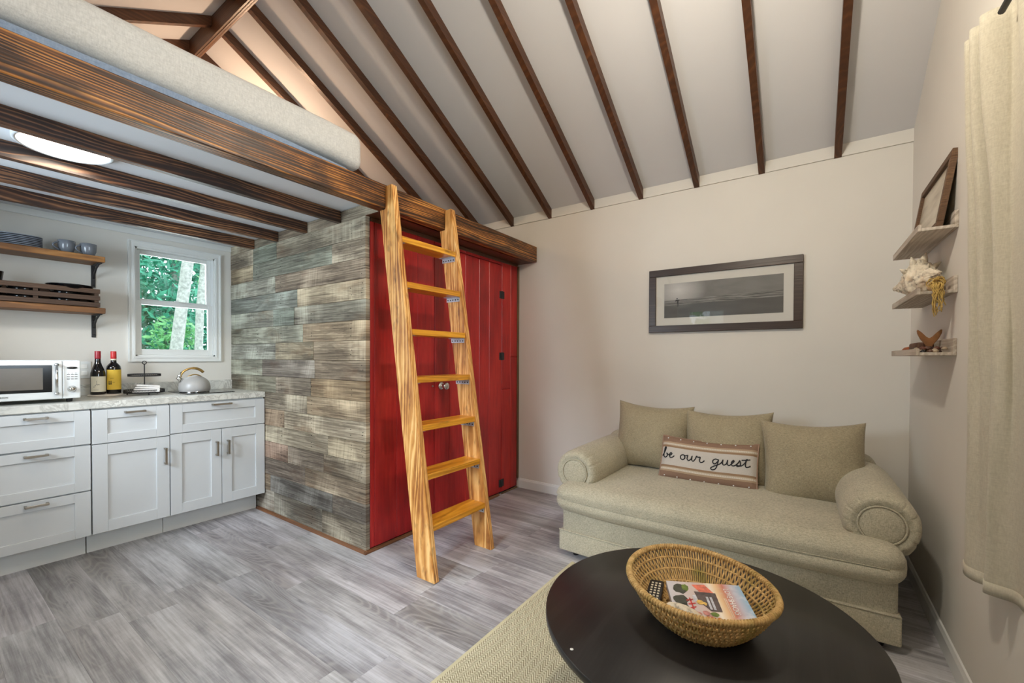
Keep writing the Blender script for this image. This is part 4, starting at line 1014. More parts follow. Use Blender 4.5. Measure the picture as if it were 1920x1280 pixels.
# pillows
def pillow_pts(w_, h_, t_, u, v, side, ear=.035, p=2.6):
    a = 2*u-1; b = 2*v-1
    # outline : concave edges with pointed corners
    ex = 1-ear*(1-b*b)*1.0; ey = 1-ear*(1-a*a)*1.6
    X = a*w_/2*ex; Y = b*h_/2*ey
    th = t_/2*max(0, (1-abs(a)**p))**.5*max(0, (1-abs(b)**p))**.5
    return X, Y, side*th
def pillow(name, lb, loc, w_, h_, t_, M4, mat, parent=None, seedv=0, group=None, ear=.035, cat='pillow', sag=0):
    m = MB(); n = 25
    for side in (1, -1):
        def f(u, v):
            u = .5-.5*math.cos(u*PI); v = .5-.5*math.cos(v*PI)
            X, Y, Z = pillow_pts(w_, h_, t_, u, v, side, ear)
            q_ = Vector((X*5+seedv, Y*5, side*3.1)); k = (1-abs(2*u-1)**4)*(1-abs(2*v-1)**4)
            Z += side*k*.022*noise.noise(q_*1.2)
            Z += side*k*.010*noise.noise(Vector((X*16+seedv, Y*5, side)))
            Y -= sag*(1-(2*u-1)**2)*(v)
            return M4 @ Vector((X, Y, Z))
        m.grid(f, n, n)
    m.tube([], .001) if False else None
    o = solo(m, name, mat, lb, cat, loc, group); weld(o, .0003); return o
def pm(cx, cy, cz, lean, yaw=0, roll=0):
    # local x -> -y world (rightwards in the picture), local y -> up, local z -> towards viewer (-x)
    base = Matrix(((0, 0, -1, 0), (-1, 0, 0, 0), (0, 1, 0, 0), (0, 0, 0, 1)))
    return Matrix.Translation((cx, cy, cz)) @ Matrix.Rotation(yaw, 4, 'Z') @ Matrix.Rotation(lean, 4, 'Y') @ base @ Matrix.Rotation(roll, 4, 'Z')
pillow('sofa_pillow', 'greyish linen back pillow at the left end of the sofa', (2.95, .87, .43), .51, .465, .24, pm(2.93, .870, .635, .20, 0, -.03), MAT['pillow'], seedv=1, group='linen back pillows on the sofa', ear=.085)
pillow('sofa_pillow', 'linen back pillow in the middle of the sofa behind the lettered cushion', (2.90, .42, .43), .50, .465, .24, pm(2.905, .408, .620, .22, 0, .03), MAT['pillow'], seedv=7, group='linen back pillows on the sofa', ear=.085)
pillow('sofa_pillow', 'golden-beige linen back pillow at the right end against the arm', (2.85, -.03, .43), .485, .47, .25, pm(2.83, -.025, .600, .28, .06, .04), MAT['pillow'], seedv=13, group='linen back pillows on the sofa', ear=.085)

# lettered cushion
def stripes():
    t = NT('striped_cushion'); u, v, z = t.sep(t.coords('UV'))
    vv = t.math('ABSOLUTE', t.math('SUBTRACT', v, .5))
    st_ = [(0, g(206, 200, 192)), (.205, g(206, 200, 192)), (.21, g(160, 132, 106)), (.25, g(160, 132, 106)), (.255, g(196, 180, 158)), (.275, g(222, 214, 200)), (.305, g(222, 214, 200)), (.31, g(184, 160, 134)), (.345, g(184, 160, 134)), (.35, g(150, 122, 104)), (.5, g(150, 122, 104))]
    col = t.ramp(vv, st_, 'CONSTANT')
    n = t.noise(t.coords(), 420, 2); col = t.mix(t.math('MULTIPLY', n, .35), col, g(120, 104, 90), 'MULTIPLY')
    tick = t.math('LESS_THAN', t.math('FRACT', t.math('MULTIPLY', u, 60)), .45)
    inb = t.math('MULTIPLY', t.math('GREATER_THAN', vv, .275), t.math('LESS_THAN', vv, .305))
    col = t.mix(t.math('MULTIPLY', t.math('MULTIPLY', tick, inb), .5), col, g(172, 152, 128))
    t.bump(n, .5, .0015)
    return t.fin(col, .95, spec=.1)
CW, CH, CT = .535, .265, .12
CM = pm(2.765, .495, .556, .42, .02, 0)
cu = MB(); n = 31; uvs = []
def cf(u, v, side=1):
    X, Y, Z = pillow_pts(CW, CH, CT, u, v, side, .02, 3.0)
    k = (1-abs(2*u-1)**4)*(1-abs(2*v-1)**4); Z += side*k*.006*noise.noise(Vector((X*7, Y*7, side)))
    Y += -.014*math.sin(u*PI)
    return CM @ Vector((X, Y, Z))
for side in (1, -1):
    cu.grid(lambda u, v: cf(u, v, side), n, n)
cush = solo(cu, 'lettered_cushion', stripes(), 'small striped cushion reading be our guest on the sofa seat', 'cushion', (2.76, .49, .43))
uvl = cush.data.uv_layers.new(name='UV'); per = n*n
for lp in cush.data.loops:
    k = lp.vertex_index % per; uvl.data[lp.index].uv = ((k//n)/(n-1), (k % n)/(n-1))
def surf(u, v, off=.002):
    p = cf(u, v); e = .01
    a = cf(min(1, u+e), v)-cf(max(0, u-e), v); b = cf(u, min(1, v+e))-cf(u, max(0, v-e)); nn = a.cross(b).normalized()
    if nn.x > 0: nn = -nn
    return p+nn*off
S = [
 [(-.15, .25), (.15, 1.2), (.28, 1.95), (.14, 2.0), (.04, 1.1), (.06, .2), (.3, 0), (.55, .35), (.42, .85), (.62, .62), (.95, .5), (1.2, .85), (1.02, 1.0), (.86, .6), (1.0, .05), (1.3, .15), (1.55, .5)],
 [(2.75, 1.0), (2.45, .8), (2.42, .25), (2.7, 0), (2.98, .35), (2.9, .85), (2.72, 1.0), (3.1, .85), (3.35, 1.0), (3.3, .35), (3.5, 0), (3.8, .35), (3.92, 1.0), (3.92, .25), (4.12, 0), (4.35, .5), (4.5, 1.1), (4.62, .92), (4.95, .98), (4.9, .4), (5.02, .02), (5.3, .1), (5.5, .45)],
 [(7.15, .9), (6.85, 1.02), (6.55, .7), (6.58, .2), (6.85, .1), (7.15, .6), (7.22, .95), (7.12, 0), (6.9, -.85), (6.5, -1.1), (6.35, -.75), (6.8, -.3), (7.35, .1), (7.65, .6), (7.75, 1.0), (7.72, .3), (7.9, 0), (8.2, .35), (8.3, 1.0), (8.3, .25), (8.5, 0), (8.8, .4), (9.05, .85), (8.95, 1.02), (8.76, .6), (8.85, .05), (9.15, .1), (9.5, .6), (9.68, 1.1), (9.78, .6), (9.72, .1), (9.45, .0), (9.42, .15), (9.9, .15), (10.3, .8), (10.5, 1.55), (10.35, .6), (10.4, .05), (10.65, .05), (10.9, .3)],
 [(9.9, 1.2), (10.35, 1.28), (10.85, 1.42)]]
let = MB()
for s_ in S: let.tube(script(s_, 0, lambda a, b: surf(.035+a*.083, .455+b*.118), '', None, None, 5), .0031, 6)
let.build('lettering', MAT['ink'], cush)
tf = MB()
for row_ in (.055, .945):
    for k in range(7):
        p = surf(.07+k*.143, row_ if row_ < .5 else .93, .003); tf.lathe([(0, -.004), (.004, -.002), (.0045, .001), (0, .004)], p, 6)
tf.build('tufts', MAT['towel'], cush, kind='stuff')
pp = []
for i in range(96):
    k = i/24; e = k % 1; s_ = int(k)
    u, v = [(e, 0), (1, e), (1-e, 1), (0, 1-e)][s_]; pp.append(cf(u, v))
MB().tube(pp, .0045, 6, closed=True).build('piping', plain('cushion_piping', g(150, 122, 104), .9), cush)

# ================================================================ RUG + TABLE
rg_ = MB().box(.15, 2.186, -.24, 1.098, .0005, .008, bv=.002)
rug = thing('rug', 'cream herringbone woven rug on the grey floor under the coffee table', 'rug', (1.17, .43, 0))
rg_.build('pile', MAT['rug'], rug)
MB().box(.15, 2.188, 1.085, 1.101, .0008, .0086, bv=.001).build('binding', plain('rug_binding', g(196, 188, 156), .9), rug)
TC = (1.314, .255); TR_ = .4392; TZ = .43
tb = thing('coffee_table', 'round black-stained wooden coffee table on the rug', 'table', (TC[0], TC[1], 0))
MB().lathe([(0, TZ-.022), (TR_-.004, TZ-.022), (TR_, TZ-.018), (TR_, TZ-.003), (TR_-.003, TZ), (0, TZ)], (*TC, 0), 96).build('tabletop', MAT['table'], tb)
for a in (PI/4, 3*PI/4, 5*PI/4, 7*PI/4):
    cx, cy = TC[0]+.27*math.cos(a), TC[1]+.27*math.sin(a)
    MB().box(cx-.022, cx+.022, cy-.022, cy+.022, .0085, TZ-.022, bv=.003).build('leg', MAT['table'], tb)
m = MB(); h = .19
for a in (0, 1, 2, 3):
    c_, s_ = [(0, -1), (1, 0), (0, 1), (-1, 0)][a]
    if c_: m.box(TC[0]+c_*h-.009, TC[0]+c_*h+.009, TC[1]-h, TC[1]+h, TZ-.09, TZ-.0225)
    else: m.box(TC[0]-h, TC[0]+h, TC[1]+s_*h-.009, TC[1]+s_*h+.009, TZ-.09, TZ-.0225)
m.build('apron', MAT['table'], tb)
MB().lathe([(0, TZ+.0001), (.0045, TZ+.0001), (.0045, TZ+.0006), (0, TZ+.0008)], (.972, .488, 0), 16).build('white_button', plain('white_dot', g(226, 226, 222), .5), tb)  # small white button lying on the tabletop

# basket
BC = Vector((1.290, .250, 0)); BA, BB, BANG = .207, .187, math.radians(42)
def bask(a, h, inout=0.0):
    """a angle, h 0..1 height"""
    s = .56+.44*(h**.75)+.02*math.sin(h*PI)
    rx, ry = BA*s+inout, BB*s+inout
    x, y = rx*math.cos(a), ry*math.sin(a)
    c_, s_ = math.cos(BANG), math.sin(BANG)
    z = TZ+.006+h*.108+.004*math.cos(2*a)*h
    return Vector((BC.x+x*c_-y*s_, BC.y+x*s_+y*c_, z))
bk = thing('basket', 'oval woven seagrass basket on the black coffee table', 'basket', (BC.x, BC.y, TZ))
NS = 150; m = MB()
for i in range(NS):
    a = 2*PI*i/NS; pts = []
    for k in range(15):
        h = k/14; io = .0036*math.sin(h*4*2*PI/1.0+(PI if i % 2 else 0)); pts.append(bask(a+.05*h, h*.97+.01, io))
    m.tube(pts, .0029, 5, cap=False)
m.build('weave', MAT['seagrass'], bk, kind='stuff')
for h in (.04, .25, .5, .75):
    MB().tube([bask(2*PI*i/80, h) for i in range(80)], .0034, 6, closed=True).build('hoop', MAT['seagrass'], bk)
m = MB()
m.tube([bask(2*PI*i/90, 1.0) for i in range(90)], .0068, 8, closed=True)
hel = []
for i in range(150*8):
    u = i/(150*8); a = 2*PI*u; c = bask(a, 1.0); nrm = (bask(a, 1.0, .01)-c).normalized(); ph = 2*PI*150*u
    hel.append(c+nrm*.0072*math.cos(ph)+Vector((0, 0, .0072*math.sin(ph))))
m.tube(hel, .0028, 4, closed=True); m.build('rim', MAT['seagrass'], bk)
m = MB()
N = 22
for k in range(-9, 10):
    d = k/10; e = math.sqrt(1-d*d); s = .57
    c_, s_ = math.cos(BANG), math.sin(BANG)
    def P(x, y, z): return (BC.x+x*c_-y*s_, BC.y+x*s_+y*c_, z)
    m.tube([P(BA*s*d, BB*s*e*(2*j/12-1), TZ+.005+.0015*((-1)**(j+k))) for j in range(13)], .0042, 5)
    m.tube([P(BA*s*e*(2*j/12-1), BB*s*d, TZ+.005-.0015*((-1)**(j+k))) for j in range(13)], .0042, 5)
m.build('bottom', MAT['seagrass'], bk)

# book in the basket : corners far-left TL, far-right TR, near-right BR
TL, TRc, BR = Vector((1.330, .350, .494)), Vector((1.410, .1625, .502)), Vector((1.243, .119, .494))
ux = (TRc-TL); uy = (TL+(BR-TRc)-TL)
BW, BH = ux.length, uy.length
bo = TL.copy(); uxn = ux.normalized(); uyn = (uy-uxn*uy.dot(uxn)).normalized(); nz = uxn.cross(-uyn).normalized()
if nz.z < 0: nz = -nz
def bkp(u, v, h=0): return bo+uxn*(u*BW)+uyn*(v*BH)+nz*h
def bslab(u0, u1, v0, v1, h0, h1):
    m_ = MB(); P = [bkp(a, b, c) for c in (h0, h1) for a, b in ((u0, v0), (u1, v0), (u1, v1), (u0, v1))]
    return m_.add(P, ((0, 3, 2, 1), (4, 5, 6, 7), (0, 1, 5, 4), (1, 2, 6, 5), (2, 3, 7, 6), (3, 0, 4, 7)))
book = thing('book', 'paperback travel book titled LOVE SHACKS lying in the basket', 'book', tuple(bkp(.5, .5, -.02)))
bslab(.01, .99, .02, .995, -.0185, -.0015).build('pages', plain('page_edges', g(214, 208, 202), .9), book)
def cover():
    t = NT('book_cover'); u, v, z = t.sep(t.coords('UV')); n = t.noise(t.coords('UV'), 6, 4)
    sky = t.ramp(u, [(0, g(206, 204, 210)), (.5, g(214, 190, 180)), (.58, g(248, 236, 220)), (.66, g(240, 206, 160)), (.76, g(206, 132, 112)), (.88, g(196, 196, 212)), (1, g(150, 190, 220))])
    k = t.math('MULTIPLY_ADD', n, 5, -2.6, clamp=True)
    sky = t.mix(t.math('MULTIPLY', k, t.math('MULTIPLY_ADD', u, 2, -1.2, clamp=True)), sky, g(232, 232, 236))
    return t.fin(sky, .22)
cvb = MB(); cvb = bslab(0, 1, 0, 1, -.0013, 0); cv = cvb.build('cover', cover(), book, normals=False)
uvl = cv.data.uv_layers.new(name='UV'); uvq = [(0, 0), (1, 0), (1, 1), (0, 1)]*2
for lp in cv.data.loops: uvl.data[lp.index].uv = uvq[lp.vertex_index]
bslab(0, 1, 0, 1, -.020, -.0188).build('back_cover', plain('dark_red_card', g(130, 34, 36), .4), book)
bslab(0, .012, 0, 1, -.0188, -.0013).build('spine', plain('spine_white', g(214, 208, 210), .4), book)
def patch(polys, name, c, h=.0004):
    m_ = MB()
    for pl in polys: m_.add([bkp(a, b, h) for a, b in pl], [tuple(range(len(pl)))])
    return m_.build(name, plain('print_'+name, c, .3, var=.15, scale=80), cv, normals=False)
def blob(cx, cy, rx, ry, n_=14, s=1):
    random.seed(s); return [(cx+rx*random.uniform(.75, 1.1)*math.cos(2*PI*i/n_), cy+ry*random.uniform(.75, 1.1)*math.sin(2*PI*i/n_)) for i in range(n_)]
patch([blob(.16, .22, .10, .16, s=1), blob(.13, .55, .10, .17, s=2), blob(.16, .74, .05, .10, s=9)], 'dark_trees', g(70, 72, 64))
patch([blob(.24, .18, .05, .11, s=3), blob(.50, .88, .06, .06, s=4)], 'green_trees', g(110, 130, 60), .0006)
patch([[(.34, .08), (.52, .06), (.60, .30), (.42, .30)], [(.50, .32), (.62, .34), (.62, .48), (.52, .46)]], 'roof', g(222, 120, 98), .0006)
patch([[(.34, .28), (.62, .30), (.61, .80), (.47, .80), (.36, .55)]], 'shack', g(96, 84, 84), .0008)
patch([[(.47, .42), (.50, .42), (.50, .76), (.47, .76)], [(.52, .42), (.55, .42), (.545, .76), (.515, .76)], [(.30, .40), (.35, .38), (.35, .56), (.30, .56)]], 'windows', g(198, 200, 210), .0010)
patch([[(.20, .54), (.29, .50), (.29, .53), (.20, .57)], [(.21, .64), (.31, .60), (.31, .63), (.21, .67)], [(.22, .74), (.30, .70), (.30, .73), (.22, .77)], [(.24, .48), (.26, .48), (.27, .78), (.25, .78)]], 'red_chairs', g(214, 80, 76), .0012)
patch([blob(.37, .58, .05, .07, s=5), blob(.43, .62, .02, .05, s=15)], 'yellow_dress', g(236, 190, 104), .0014)
patch([blob(.30, .90, .04, .06, s=6), blob(.40, .86, .05, .07, s=7), blob(.44, .95, .03, .04, s=8)], 'people', g(188, 128, 122), .0014)
tmx = frame_mtx(bkp(.785, .50, .0012), uyn, -uxn)
if tmx.to_3x3().col[2].dot(nz) < 0: tmx = frame_mtx(bkp(.785, .50, .0012), uyn, uxn)
text_mb('LOVE SHACKS', .0205, tmx, .0002, .92).build('title', plain('title_white', g(250, 248, 246), .5), cv)
tmx = tmx.copy(); 
for a in (.725, .705):
    m_ = MB(); m_.add([bkp(a, .42, .0008), bkp(a+.006, .42, .0008), bkp(a+.006, .92, .0008), bkp(a, .92, .0008)], [(0, 1, 2, 3)]); m_.build('subtitle_line', MAT['cream'], cv, normals=False)
# remote control
rm_c = Vector((1.288, .372, .466)); RM = frame_mtx(rm_c, (.97, .16, .08), (-.16, .97, -.03))
rmo = thing('remote_control', 'black remote control with small pale buttons tucked under the book', 'remote control', tuple(rm_c))
m = MB().box(-.062, .062, -.021, .021, -.008, .008, bv=(.003, 2)); m.v = [tuple(RM @ Vector(p)) for p in m.v]; m.build('case', MAT['blackmatt'], rmo)
m = MB()
for i in range(8):
    for j in range(3): m.box(-.052+i*.013, -.046+i*.013, -.014+j*.0105, -.008+j*.0105, .0082, .0098)
m.v = [tuple(RM @ Vector(p)) for p in m.v]; m.build('button_grid', MAT['cream'], rmo)
# pale shell and amber beads at the near side of the basket
sh = MB().lathe([(0, -.05), (.012, -.042), (.020, -.02), (.022, .0), (.018, .025), (.009, .045), (0, .052)], (0, 0, 0), 20, axis='x')
mt = Matrix.Translation((1.186, .262, .500)) @ Matrix.Rotation(-1.25, 4, 'Z') @ Matrix.Rotation(.25, 4, 'Y'); sh.v = [tuple(mt @ Vector((p[0], p[1], p[2]*.6))) for p in sh.v]
solo(sh, 'smooth_shell', MAT['shell'], 'smooth pale cream shell at the near side of the basket', 'shell', (1.186, .262, .49))
bd = MB()
for i, (dx, dy) in enumerate(((0, 0), (.006, -.014), (-.002, -.028), (.008, -.04), (-.004, .012))):
    bd.lathe([(0, -.007), (.006, -.004), (.008, 0), (.006, .004), (0, .007)], (1.185+dx, .192+dy, .503), 10)
solo(bd, 'amber_beads', plain('amber', g(196, 120, 56), .3), 'amber-coloured bead string peeking from the basket beside the book', 'beads', (1.185, .18, .495))

# ================================================================ RIGHT WALL LEDGES
def ledge(z0, lb):
    r = thing('ledge_shelf', lb, 'shelf', (2.6, YR, z0), 'whitewashed ledge shelves on the right wall')
    MB().box(2.30, 2.905, YR+.012, -.360, z0, z0+.012, bv=.001).build('base_board', MAT['whitewash'], r)
    MB().box(2.30, 2.905, YR+.0005, YR+.012, z0, z0+.066, bv=.001).build('back_board', MAT['whitewash'], r)
    MB().box(2.30, 2.905, -.360, -.349, z0, z0+.026, bv=.001).build('lip', MAT['whitewash'], r)
ledge(1.675, 'top whitewashed picture ledge holding the leaning frame'); ledge(1.427, 'middle whitewashed ledge holding the conch shell'); ledge(1.187, 'bottom whitewashed ledge holding the whale tail carving')
# leaning frame
fr = thing('leaning_frame', 'rustic brown picture frame leaning on the top ledge', 'picture frame', (2.6, -.40, 1.687))
FM = Matrix.Translation((2.33, -.405, 1.6875)) @ Matrix.Rotation(.148, 4, 'X')
W_, H_ = .555, .305
def fb_(a, b, c, d, e, f, nm, mat, par, bv=0):
    m = MB().box(a, b, c, d, e, f, bv=bv); m.v = [tuple(FM @ Vector(p)) for p in m.v]; return m.build(nm, mat, par)
for a, b, e, f in ((0, W_, 0, .03), (0, W_, H_-.03, H_), (0, .03, .03, H_-.03), (W_-.03, W_, .03, H_-.03)): fb_(a, b, -.020, 0, e, f, 'frame_bar', MAT['rustic'], fr, .0015)
def pale_print():
    t = NT('faded_landscape'); x, y, z = t.sep(t.coords('Generated')); n = t.noise(t.comb(t.math('MULTIPLY', x, 2), 0.0, t.math('MULTIPLY', z, 7)), 1, 4)
    return t.fin(t.ramp(n, [(.3, g(158, 146, 128)), (.5, g(190, 180, 160)), (.7, g(206, 198, 180))]), .35)
fb_(.03, W_-.03, -.016, -.012, .03, H_-.03, 'print', pale_print(), fr)
# conch
cc = thing('conch_shell', 'spiky cream conch shell on the middle ledge', 'shell', (2.62, -.40, 1.439))
m = MB(); n1, n2 = 64, 28
CR = [(0, .007), (.08, .011), (.2, .022), (.35, .046), (.5, .069), (.6, .082), (.645, .080), (.665, .058), (.74, .053), (.76, .038), (.83, .033), (.85, .022), (.92, .017), (.94, .009), (1, .002)]
def conch(u, v):
    a = u*2*PI; s = v
    for (p, q_), (p2, q2) in zip(CR, CR[1:]):
        if s <= p2: r = q_+(q2-q_)*(s-p)/(p2-p); break
    bump_ = .016*max(0, math.cos(a*3.5+1))**6*math.exp(-((s-.60)/.06)**2)+.007*max(0, math.cos(a*4))**3*math.exp(-((s-.74)/.03)**2)+.004*max(0, math.cos(a*4.5))**3*math.exp(-((s-.83)/.03)**2)
    bump_ += .020*math.exp(-((a-4.2)/.6)**2)*math.sin(min(1, s/.75)*PI)
    bump_ += .007*noise.noise(Vector((math.cos(a)*4, math.sin(a)*4, s*16)))+.0016*math.sin(s*150)
    return Vector((-(s-.5)*.37, (r+bump_)*math.cos(a)*.72, (r+bump_)*math.sin(a)*.95))
CA = Vector((2.385, -.432, 1.520)); CT_ = Vector((2.735, -.335, 1.507))
CMx = frame_mtx((CA+CT_)/2, CT_-CA, (-.26, .96, 0))
m.grid(lambda u, v: CMx @ conch(u, v), 72, 84, wrapu=True); m.build('whorl', MAT['shell'], cc)
m = MB()
for a, s_, e_ in ((.5, .60, .034), (1.15, .61, .042), (1.75, .60, .045), (2.4, .61, .040), (3.0, .60, .03), (.9, .75, .016), (1.6, .75, .018), (2.2, .75, .016), (1.3, .48, .018), (2.0, .46, .016)):
    p0 = conch(a/(2*PI), s_); d = Vector((-.25, math.cos(a), math.sin(a))).normalized(); p0 = p0-d*.008
    m.tube([CMx @ p0, CMx @ (p0+d*e_*.5), CMx @ (p0+d*e_)], [e_*.40, e_*.26, .0018], 8)
m.build('spikes', MAT['shell'], cc, kind='stuff')

# twine tuft hanging over the ledge
tw = MB(); random.seed(11)
for k in range(28):
    y0 = -.408+random.uniform(-.014, .016); pts = []
    for i in range(4): pts.append((2.345-i*.014+random.uniform(-.006, .006), y0+random.uniform(-.006, .006), 1.468-.002*i+random.uniform(-.004, .010)))
    xb = 2.290-random.uniform(0, .012); ln = random.uniform(.05, .12)
    for i in range(7): pts.append((xb+random.uniform(-.003, .003), y0+random.uniform(-.006, .006)+.004*math.sin(i+k), 1.455-ln*i/6))
    tw.tube(pts, .0016, 4)
for k in range(12):
    c0 = (2.325+random.uniform(-.01, .02), -.410+random.uniform(-.012, .012), 1.474+random.uniform(-.010, .014)); r_ = random.uniform(.012, .022); a0 = random.uniform(0, 6)
    tw.tube([(c0[0]+.008*math.sin(i*.9+k), c0[1]+r_*math.cos(a0+i*.7), c0[2]+r_*.8*math.sin(a0+i*.7)) for i in range(10)], .0018, 4)
solo(tw, 'twine_bundle', MAT['twine'], 'tangle of golden twine hanging over the middle ledge end', 'twine', (2.33, -.408, 1.44))
# small spiral shell behind the twine
m = MB().lathe([(0, 0), (.02, .004), (.026, .02), (.020, .036), (.013, .05), (.006, .062), (0, .068)], (0, 0, 0), 18)
mt = Matrix.Translation((2.43, -.42, 1.462)) @ Matrix.Rotation(-1.2, 4, 'Y'); m.v = [tuple(mt @ Vector(p)) for p in m.v]
solo(m, 'spiral_shell', MAT['shellpeach'], 'small peach spiral shell behind the twine on the middle ledge', 'shell', (2.43, -.42, 1.44))
# whale tail carving
wt_ = thing('whale_tail_carving', 'brown wooden whale tail carving on the bottom ledge', 'ornament', (2.50, -.41, 1.2))
pl = [(0, 0), (.012, .02), (.022, .045), (.05, .066), (.085, .098), (.118, .108), (.108, .082), (.075, .046), (.035, .022), (.026, 0), (.026, -.03), (-.026, -.03), (-.026, 0), (-.035, .022), (-.075, .046), (-.108, .082), (-.118, .108), (-.085, .098), (-.05, .066), (-.022, .045), (-.012, .02)]
out = [(.0, .050), (.03, .062), (.07, .088), (.11, .108), (.118, .104), (.112, .082), (.085, .048), (.045, .018), (.022, -.004), (.020, -.045), (-.020, -.045), (-.022, -.004), (-.045, .018), (-.085, .048), (-.112, .082), (-.118, .104), (-.11, .108), (-.07, .088), (-.03, .062)]
m = MB().prism([(-.415+a*.33, 1.226+b*.66) for a, b in out], 2.462, 2.476, 'x'); o = m.build('fluke', MAT['drift'], wt_)
bm = bmesh.new(); bm.from_mesh(o.data); bmesh.ops.bevel(bm, geom=[e for e in bm.edges if e.calc_face_angle(0) > .6], offset=.002, segments=2, affect='EDGES'); bm.to_mesh(o.data); bm.free()
MB().box(2.52, 2.70, -.44, -.385, 1.2, 1.245, bv=(.008, 2)).build('driftwood_block', MAT['driftdark'], wt_)
MB().lathe([(0, 0), (.04, 0), (.046, .008), (.03, .028), (0, .034)], (2.78, -.41, 1.2), 16).build('driftwood_knob', plain('rust_wood', g(150, 84, 48), .7, var=.1, scale=30), wt_)
random.seed(5)
SC_ = [g(58, 42, 40), g(92, 64, 50), g(170, 154, 132), g(96, 58, 46), g(48, 46, 50)]
smats = [plain('pebble_shell_%s' % n_, c, .4) for n_, c in zip('abcde', SC_)]
pl_ = []
for i in range(34):
    x_ = 2.335+.185*random.random(); y_ = -.44+.065*random.random(); r_ = random.uniform(.009, .014); lay = 0 if i < 20 else 1
    c_ = MB().lathe([(0, 0), (r_*.8, 0), (r_, r_*.35), (r_*.7, r_*.8), (r_*.25, r_*1.1), (0, r_*1.2)], (x_, y_, 1.1995+lay*.011), 9)
    solo(c_, 'small_shell', smats[i % 5], 'tiny dark or mottled shell in the heap on the bottom ledge', 'shell', (x_, y_, 1.2), 'tiny shells heaped on the bottom ledge')

# ================================================================ CURTAIN
ct = thing('curtain', 'beige linen curtain panel hanging at the right window', 'curtain', (1.5, -.42, .55))
TAIL = [(1.42, -.442), (1.34, -.402), (1.26, -.438), (1.18, -.402), (1.10, -.438), (1.02, -.41)]
TOPP = [(1.935, -.45), (1.918, -.41), (1.908, -.391), (1.892, -.396), (1.880, -.430), (1.866, -.428), (1.856, -.400), (1.848, -.389), (1.832, -.395), (1.822, -.432), (1.806, -.430), (1.795, -.405), (1.784, -.396), (1.770, -.410), (1.762, -.436), (1.752, -.456), (1.70, -.458), (1.65, -.445), (1.61, -.418), (1.58, -.412), (1.55, -.43), (1.52, -.456)]+TAIL
MIDP = [(1.925, -.455), (1.91, -.425), (1.898, -.409), (1.882, -.412), (1.868, -.438), (1.858, -.438), (1.846, -.420), (1.832, -.412), (1.816, -.418), (1.806, -.446), (1.796, -.448), (1.784, -.438), (1.770, -.429), (1.756, -.434), (1.746, -.448), (1.738, -.458), (1.69, -.459), (1.65, -.455), (1.61, -.448), (1.58, -.446), (1.55, -.45), (1.52, -.458)]+TAIL
BOTP = [(1.90, -.455), (1.875, -.425), (1.852, -.400), (1.825, -.393), (1.80, -.393), (1.775, -.402), (1.76, -.418), (1.748, -.436), (1.742, -.446), (1.736, -.444), (1.730, -.428), (1.724, -.413), (1.712, -.407), (1.698, -.408), (1.686, -.43), (1.676, -.452), (1.66, -.459), (1.64, -.459), (1.61, -.458), (1.58, -.457), (1.55, -.458), (1.52, -.459)]+TAIL
def cr1(P, s):
    n_ = len(P)-1; k = min(int(s*n_), n_-1); t = s*n_-k
    p = [P[max(0, k-1)], P[k], P[k+1], P[min(n_, k+2)]]
    return [.5*((2*p[1][j])+(-p[0][j]+p[2][j])*t+(2*p[0][j]-5*p[1][j]+4*p[2][j]-p[3][j])*t*t+(-p[0][j]+3*p[1][j]-3*p[2][j]+p[3][j])*t**3) for j in (0, 1)]
def curt(s, v):
    if v < .5: a = cr1(TOPP, s); b = cr1(MIDP, s); w_ = v*2
    else: a = cr1(MIDP, s); b = cr1(BOTP, s); w_ = v*2-1
    w_ = w_+.12*math.sin(2*PI*w_)*math.sin(s*40)
    x = a[0]*(1-w_)+b[0]*w_; y = a[1]*(1-w_)+b[1]*w_+.004*noise.noise(Vector((s*30, v*6, 0)))*math.sin(PI*v)
    return Vector((x, max(y, YR+.004), 2.158-v*1.625))
NU, NV = 190, 44; TH = .0016
m = MB().grid(lambda u, v: curt(u, v), NU, NV)
co = m.build('panel', MAT['curtain'], ct); sd = co.modifiers.new('thickness', 'SOLIDIFY'); sd.thickness = TH
m = MB().grid(lambda u, v: curt(u, .982+v*.02)+Vector((-.0006, .0012, 0)), NU, 3); hm = m.build('hem', MAT['curtain'], ct); sd = hm.modifiers.new('thickness', 'SOLIDIFY'); sd.thickness = .003
rd = thing('curtain_rod', 'dark metal curtain rod carrying the beige curtain', 'curtain rod', (1.3, -.418, 2.12))
MB().tube([(1.72, -.422, 2.118), (.25, -.422, 2.118)], .008, 10).build('rod', MAT['blackmatt'], rd)
for xx in (1.45, .3): MB().tube([(xx, -.422, 2.118), (xx, YR+.001, 2.118)], .006, 8).build('bracket', MAT['blackmatt'], rd)

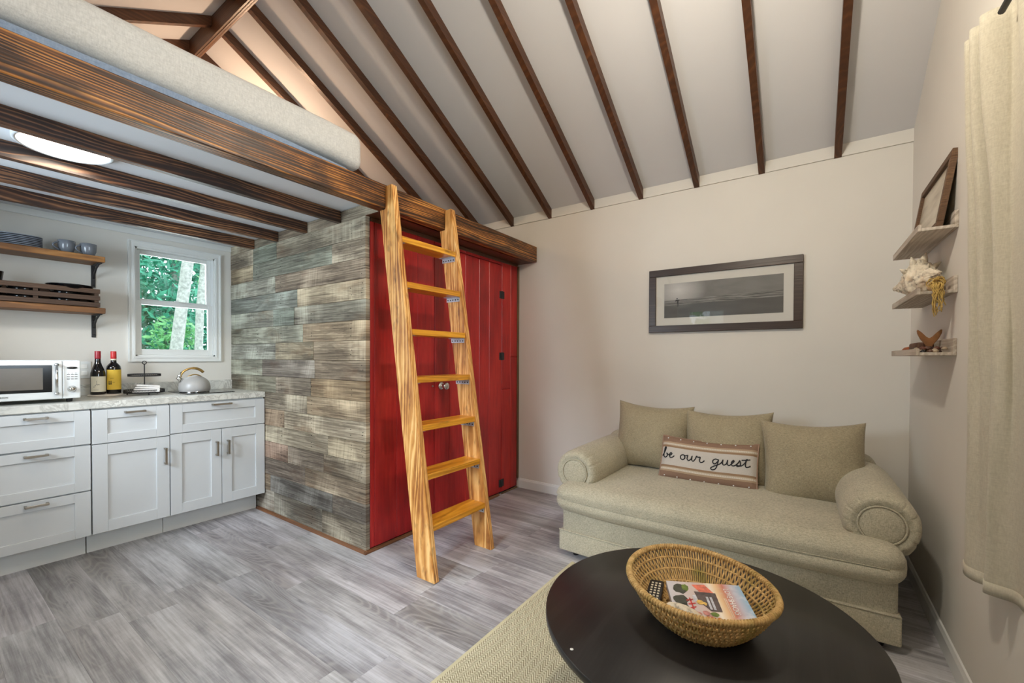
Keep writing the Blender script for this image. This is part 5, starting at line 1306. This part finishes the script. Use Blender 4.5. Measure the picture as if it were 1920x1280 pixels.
# ================================================================ OUTSIDE
MB().box(-14, 22, 4.3, 30, -.9, -.8).build('lawn', MAT['grass'], kind='structure')
MB().box(-30, -1.0, -14, 4.2, -.9, -.8).build('lawn', MAT['grass'], kind='structure')
def tree(path, rad, label, crown, nl, seed, lm, lsize=.07, grp=None):
    random.seed(seed); r = thing('tree', label, 'tree', path[0], grp)
    m = MB(); pts = []
    for i in range(len(path)-1):
        a, b = Vector(path[i]), Vector(path[i+1])
        for k in range(6): pts.append(a.lerp(b, k/6))
    pts.append(Vector(path[-1])); m.tube(pts, [rad*(1-.25*i/len(pts))*(1+.10*noise.noise(p*2)) for i, p in enumerate(pts)], 14)
    m.build('trunk', MAT['bark'], r)
    m = MB()
    for _ in range(nl):
        c, R = random.choice(crown); d = Vector((random.gauss(0, 1), random.gauss(0, 1), random.gauss(0, 1))).normalized()*(random.random()**.4)
        p = Vector(c)+Vector((d.x*R[0], d.y*R[1], d.z*R[2])); s = lsize*random.uniform(.6, 1.4)
        u_ = Vector((random.gauss(0, 1), random.gauss(0, 1), random.gauss(0, 1))).normalized(); v_ = u_.orthogonal().normalized()
        m.add([p-u_*s, p-v_*s*.45, p+u_*s, p+v_*s*.45], [(0, 1, 2, 3)])
    m.build('foliage', lm, r, kind='stuff', normals=False)
    return r
tree([(2.08, 7.0, -.85), (2.13, 7.0, 1.27), (2.20, 7.0, 1.90), (2.27, 7.0, 2.5), (2.22, 7.0, 4.5)], .078, 'pale leaning tree trunk nearest outside the kitchen window', [((1.5, 7.8, 3.6), (1.5, .6, 1.0))], 500, 1, MAT['leaf2'])
tree([(2.62, 7.8, -.85), (2.66, 7.8, 1.3), (2.68, 7.8, 1.9), (2.74, 7.8, 2.6), (2.76, 7.8, 4.5)], .062, 'second pale tree trunk outside at the right of the kitchen window', [((2.9, 8.2, 3.2), (.6, .4, .9)), ((2.5, 8.3, 1.5), (.35, .3, .35))], 900, 2, MAT['leaf2'], .05)
tree([(1.2, 10.5, -.85), (1.3, 10.5, 1.5), (1.3, 10.5, 4)], .10, 'leafy teal-green tree filling the kitchen window view', [((1.6, 10, 2.3), (1.8, .7, 1.0)), ((3.0, 10, 1.5), (1.4, .6, 1.1)), ((2.6, 11, 3.5), (2.5, .8, 1.3))], 5200, 3, MAT['leaf'], .085)
tree([(3.9, 13, -.85), (3.9, 13, 2.0), (4, 13, 5)], .12, 'dense green tree farther back beyond the kitchen window', [((3.4, 13, 1.6), (3.6, .9, 1.9)), ((4, 13, 4.4), (3.8, .9, 1.6))], 6500, 4, MAT['leaf'], .13)
tree([(-4.4, 1.75, -.85), (-4.4, 1.75, 4.5)], .17, 'tree trunk outside the glazed entrance door behind the viewer', [((-6, .8, 1.8), (.6, 1.2, 1.2)), ((-6, 3.4, 2.2), (.6, 1.4, 1.4))], 1500, 5, MAT['leaf2'], .12)
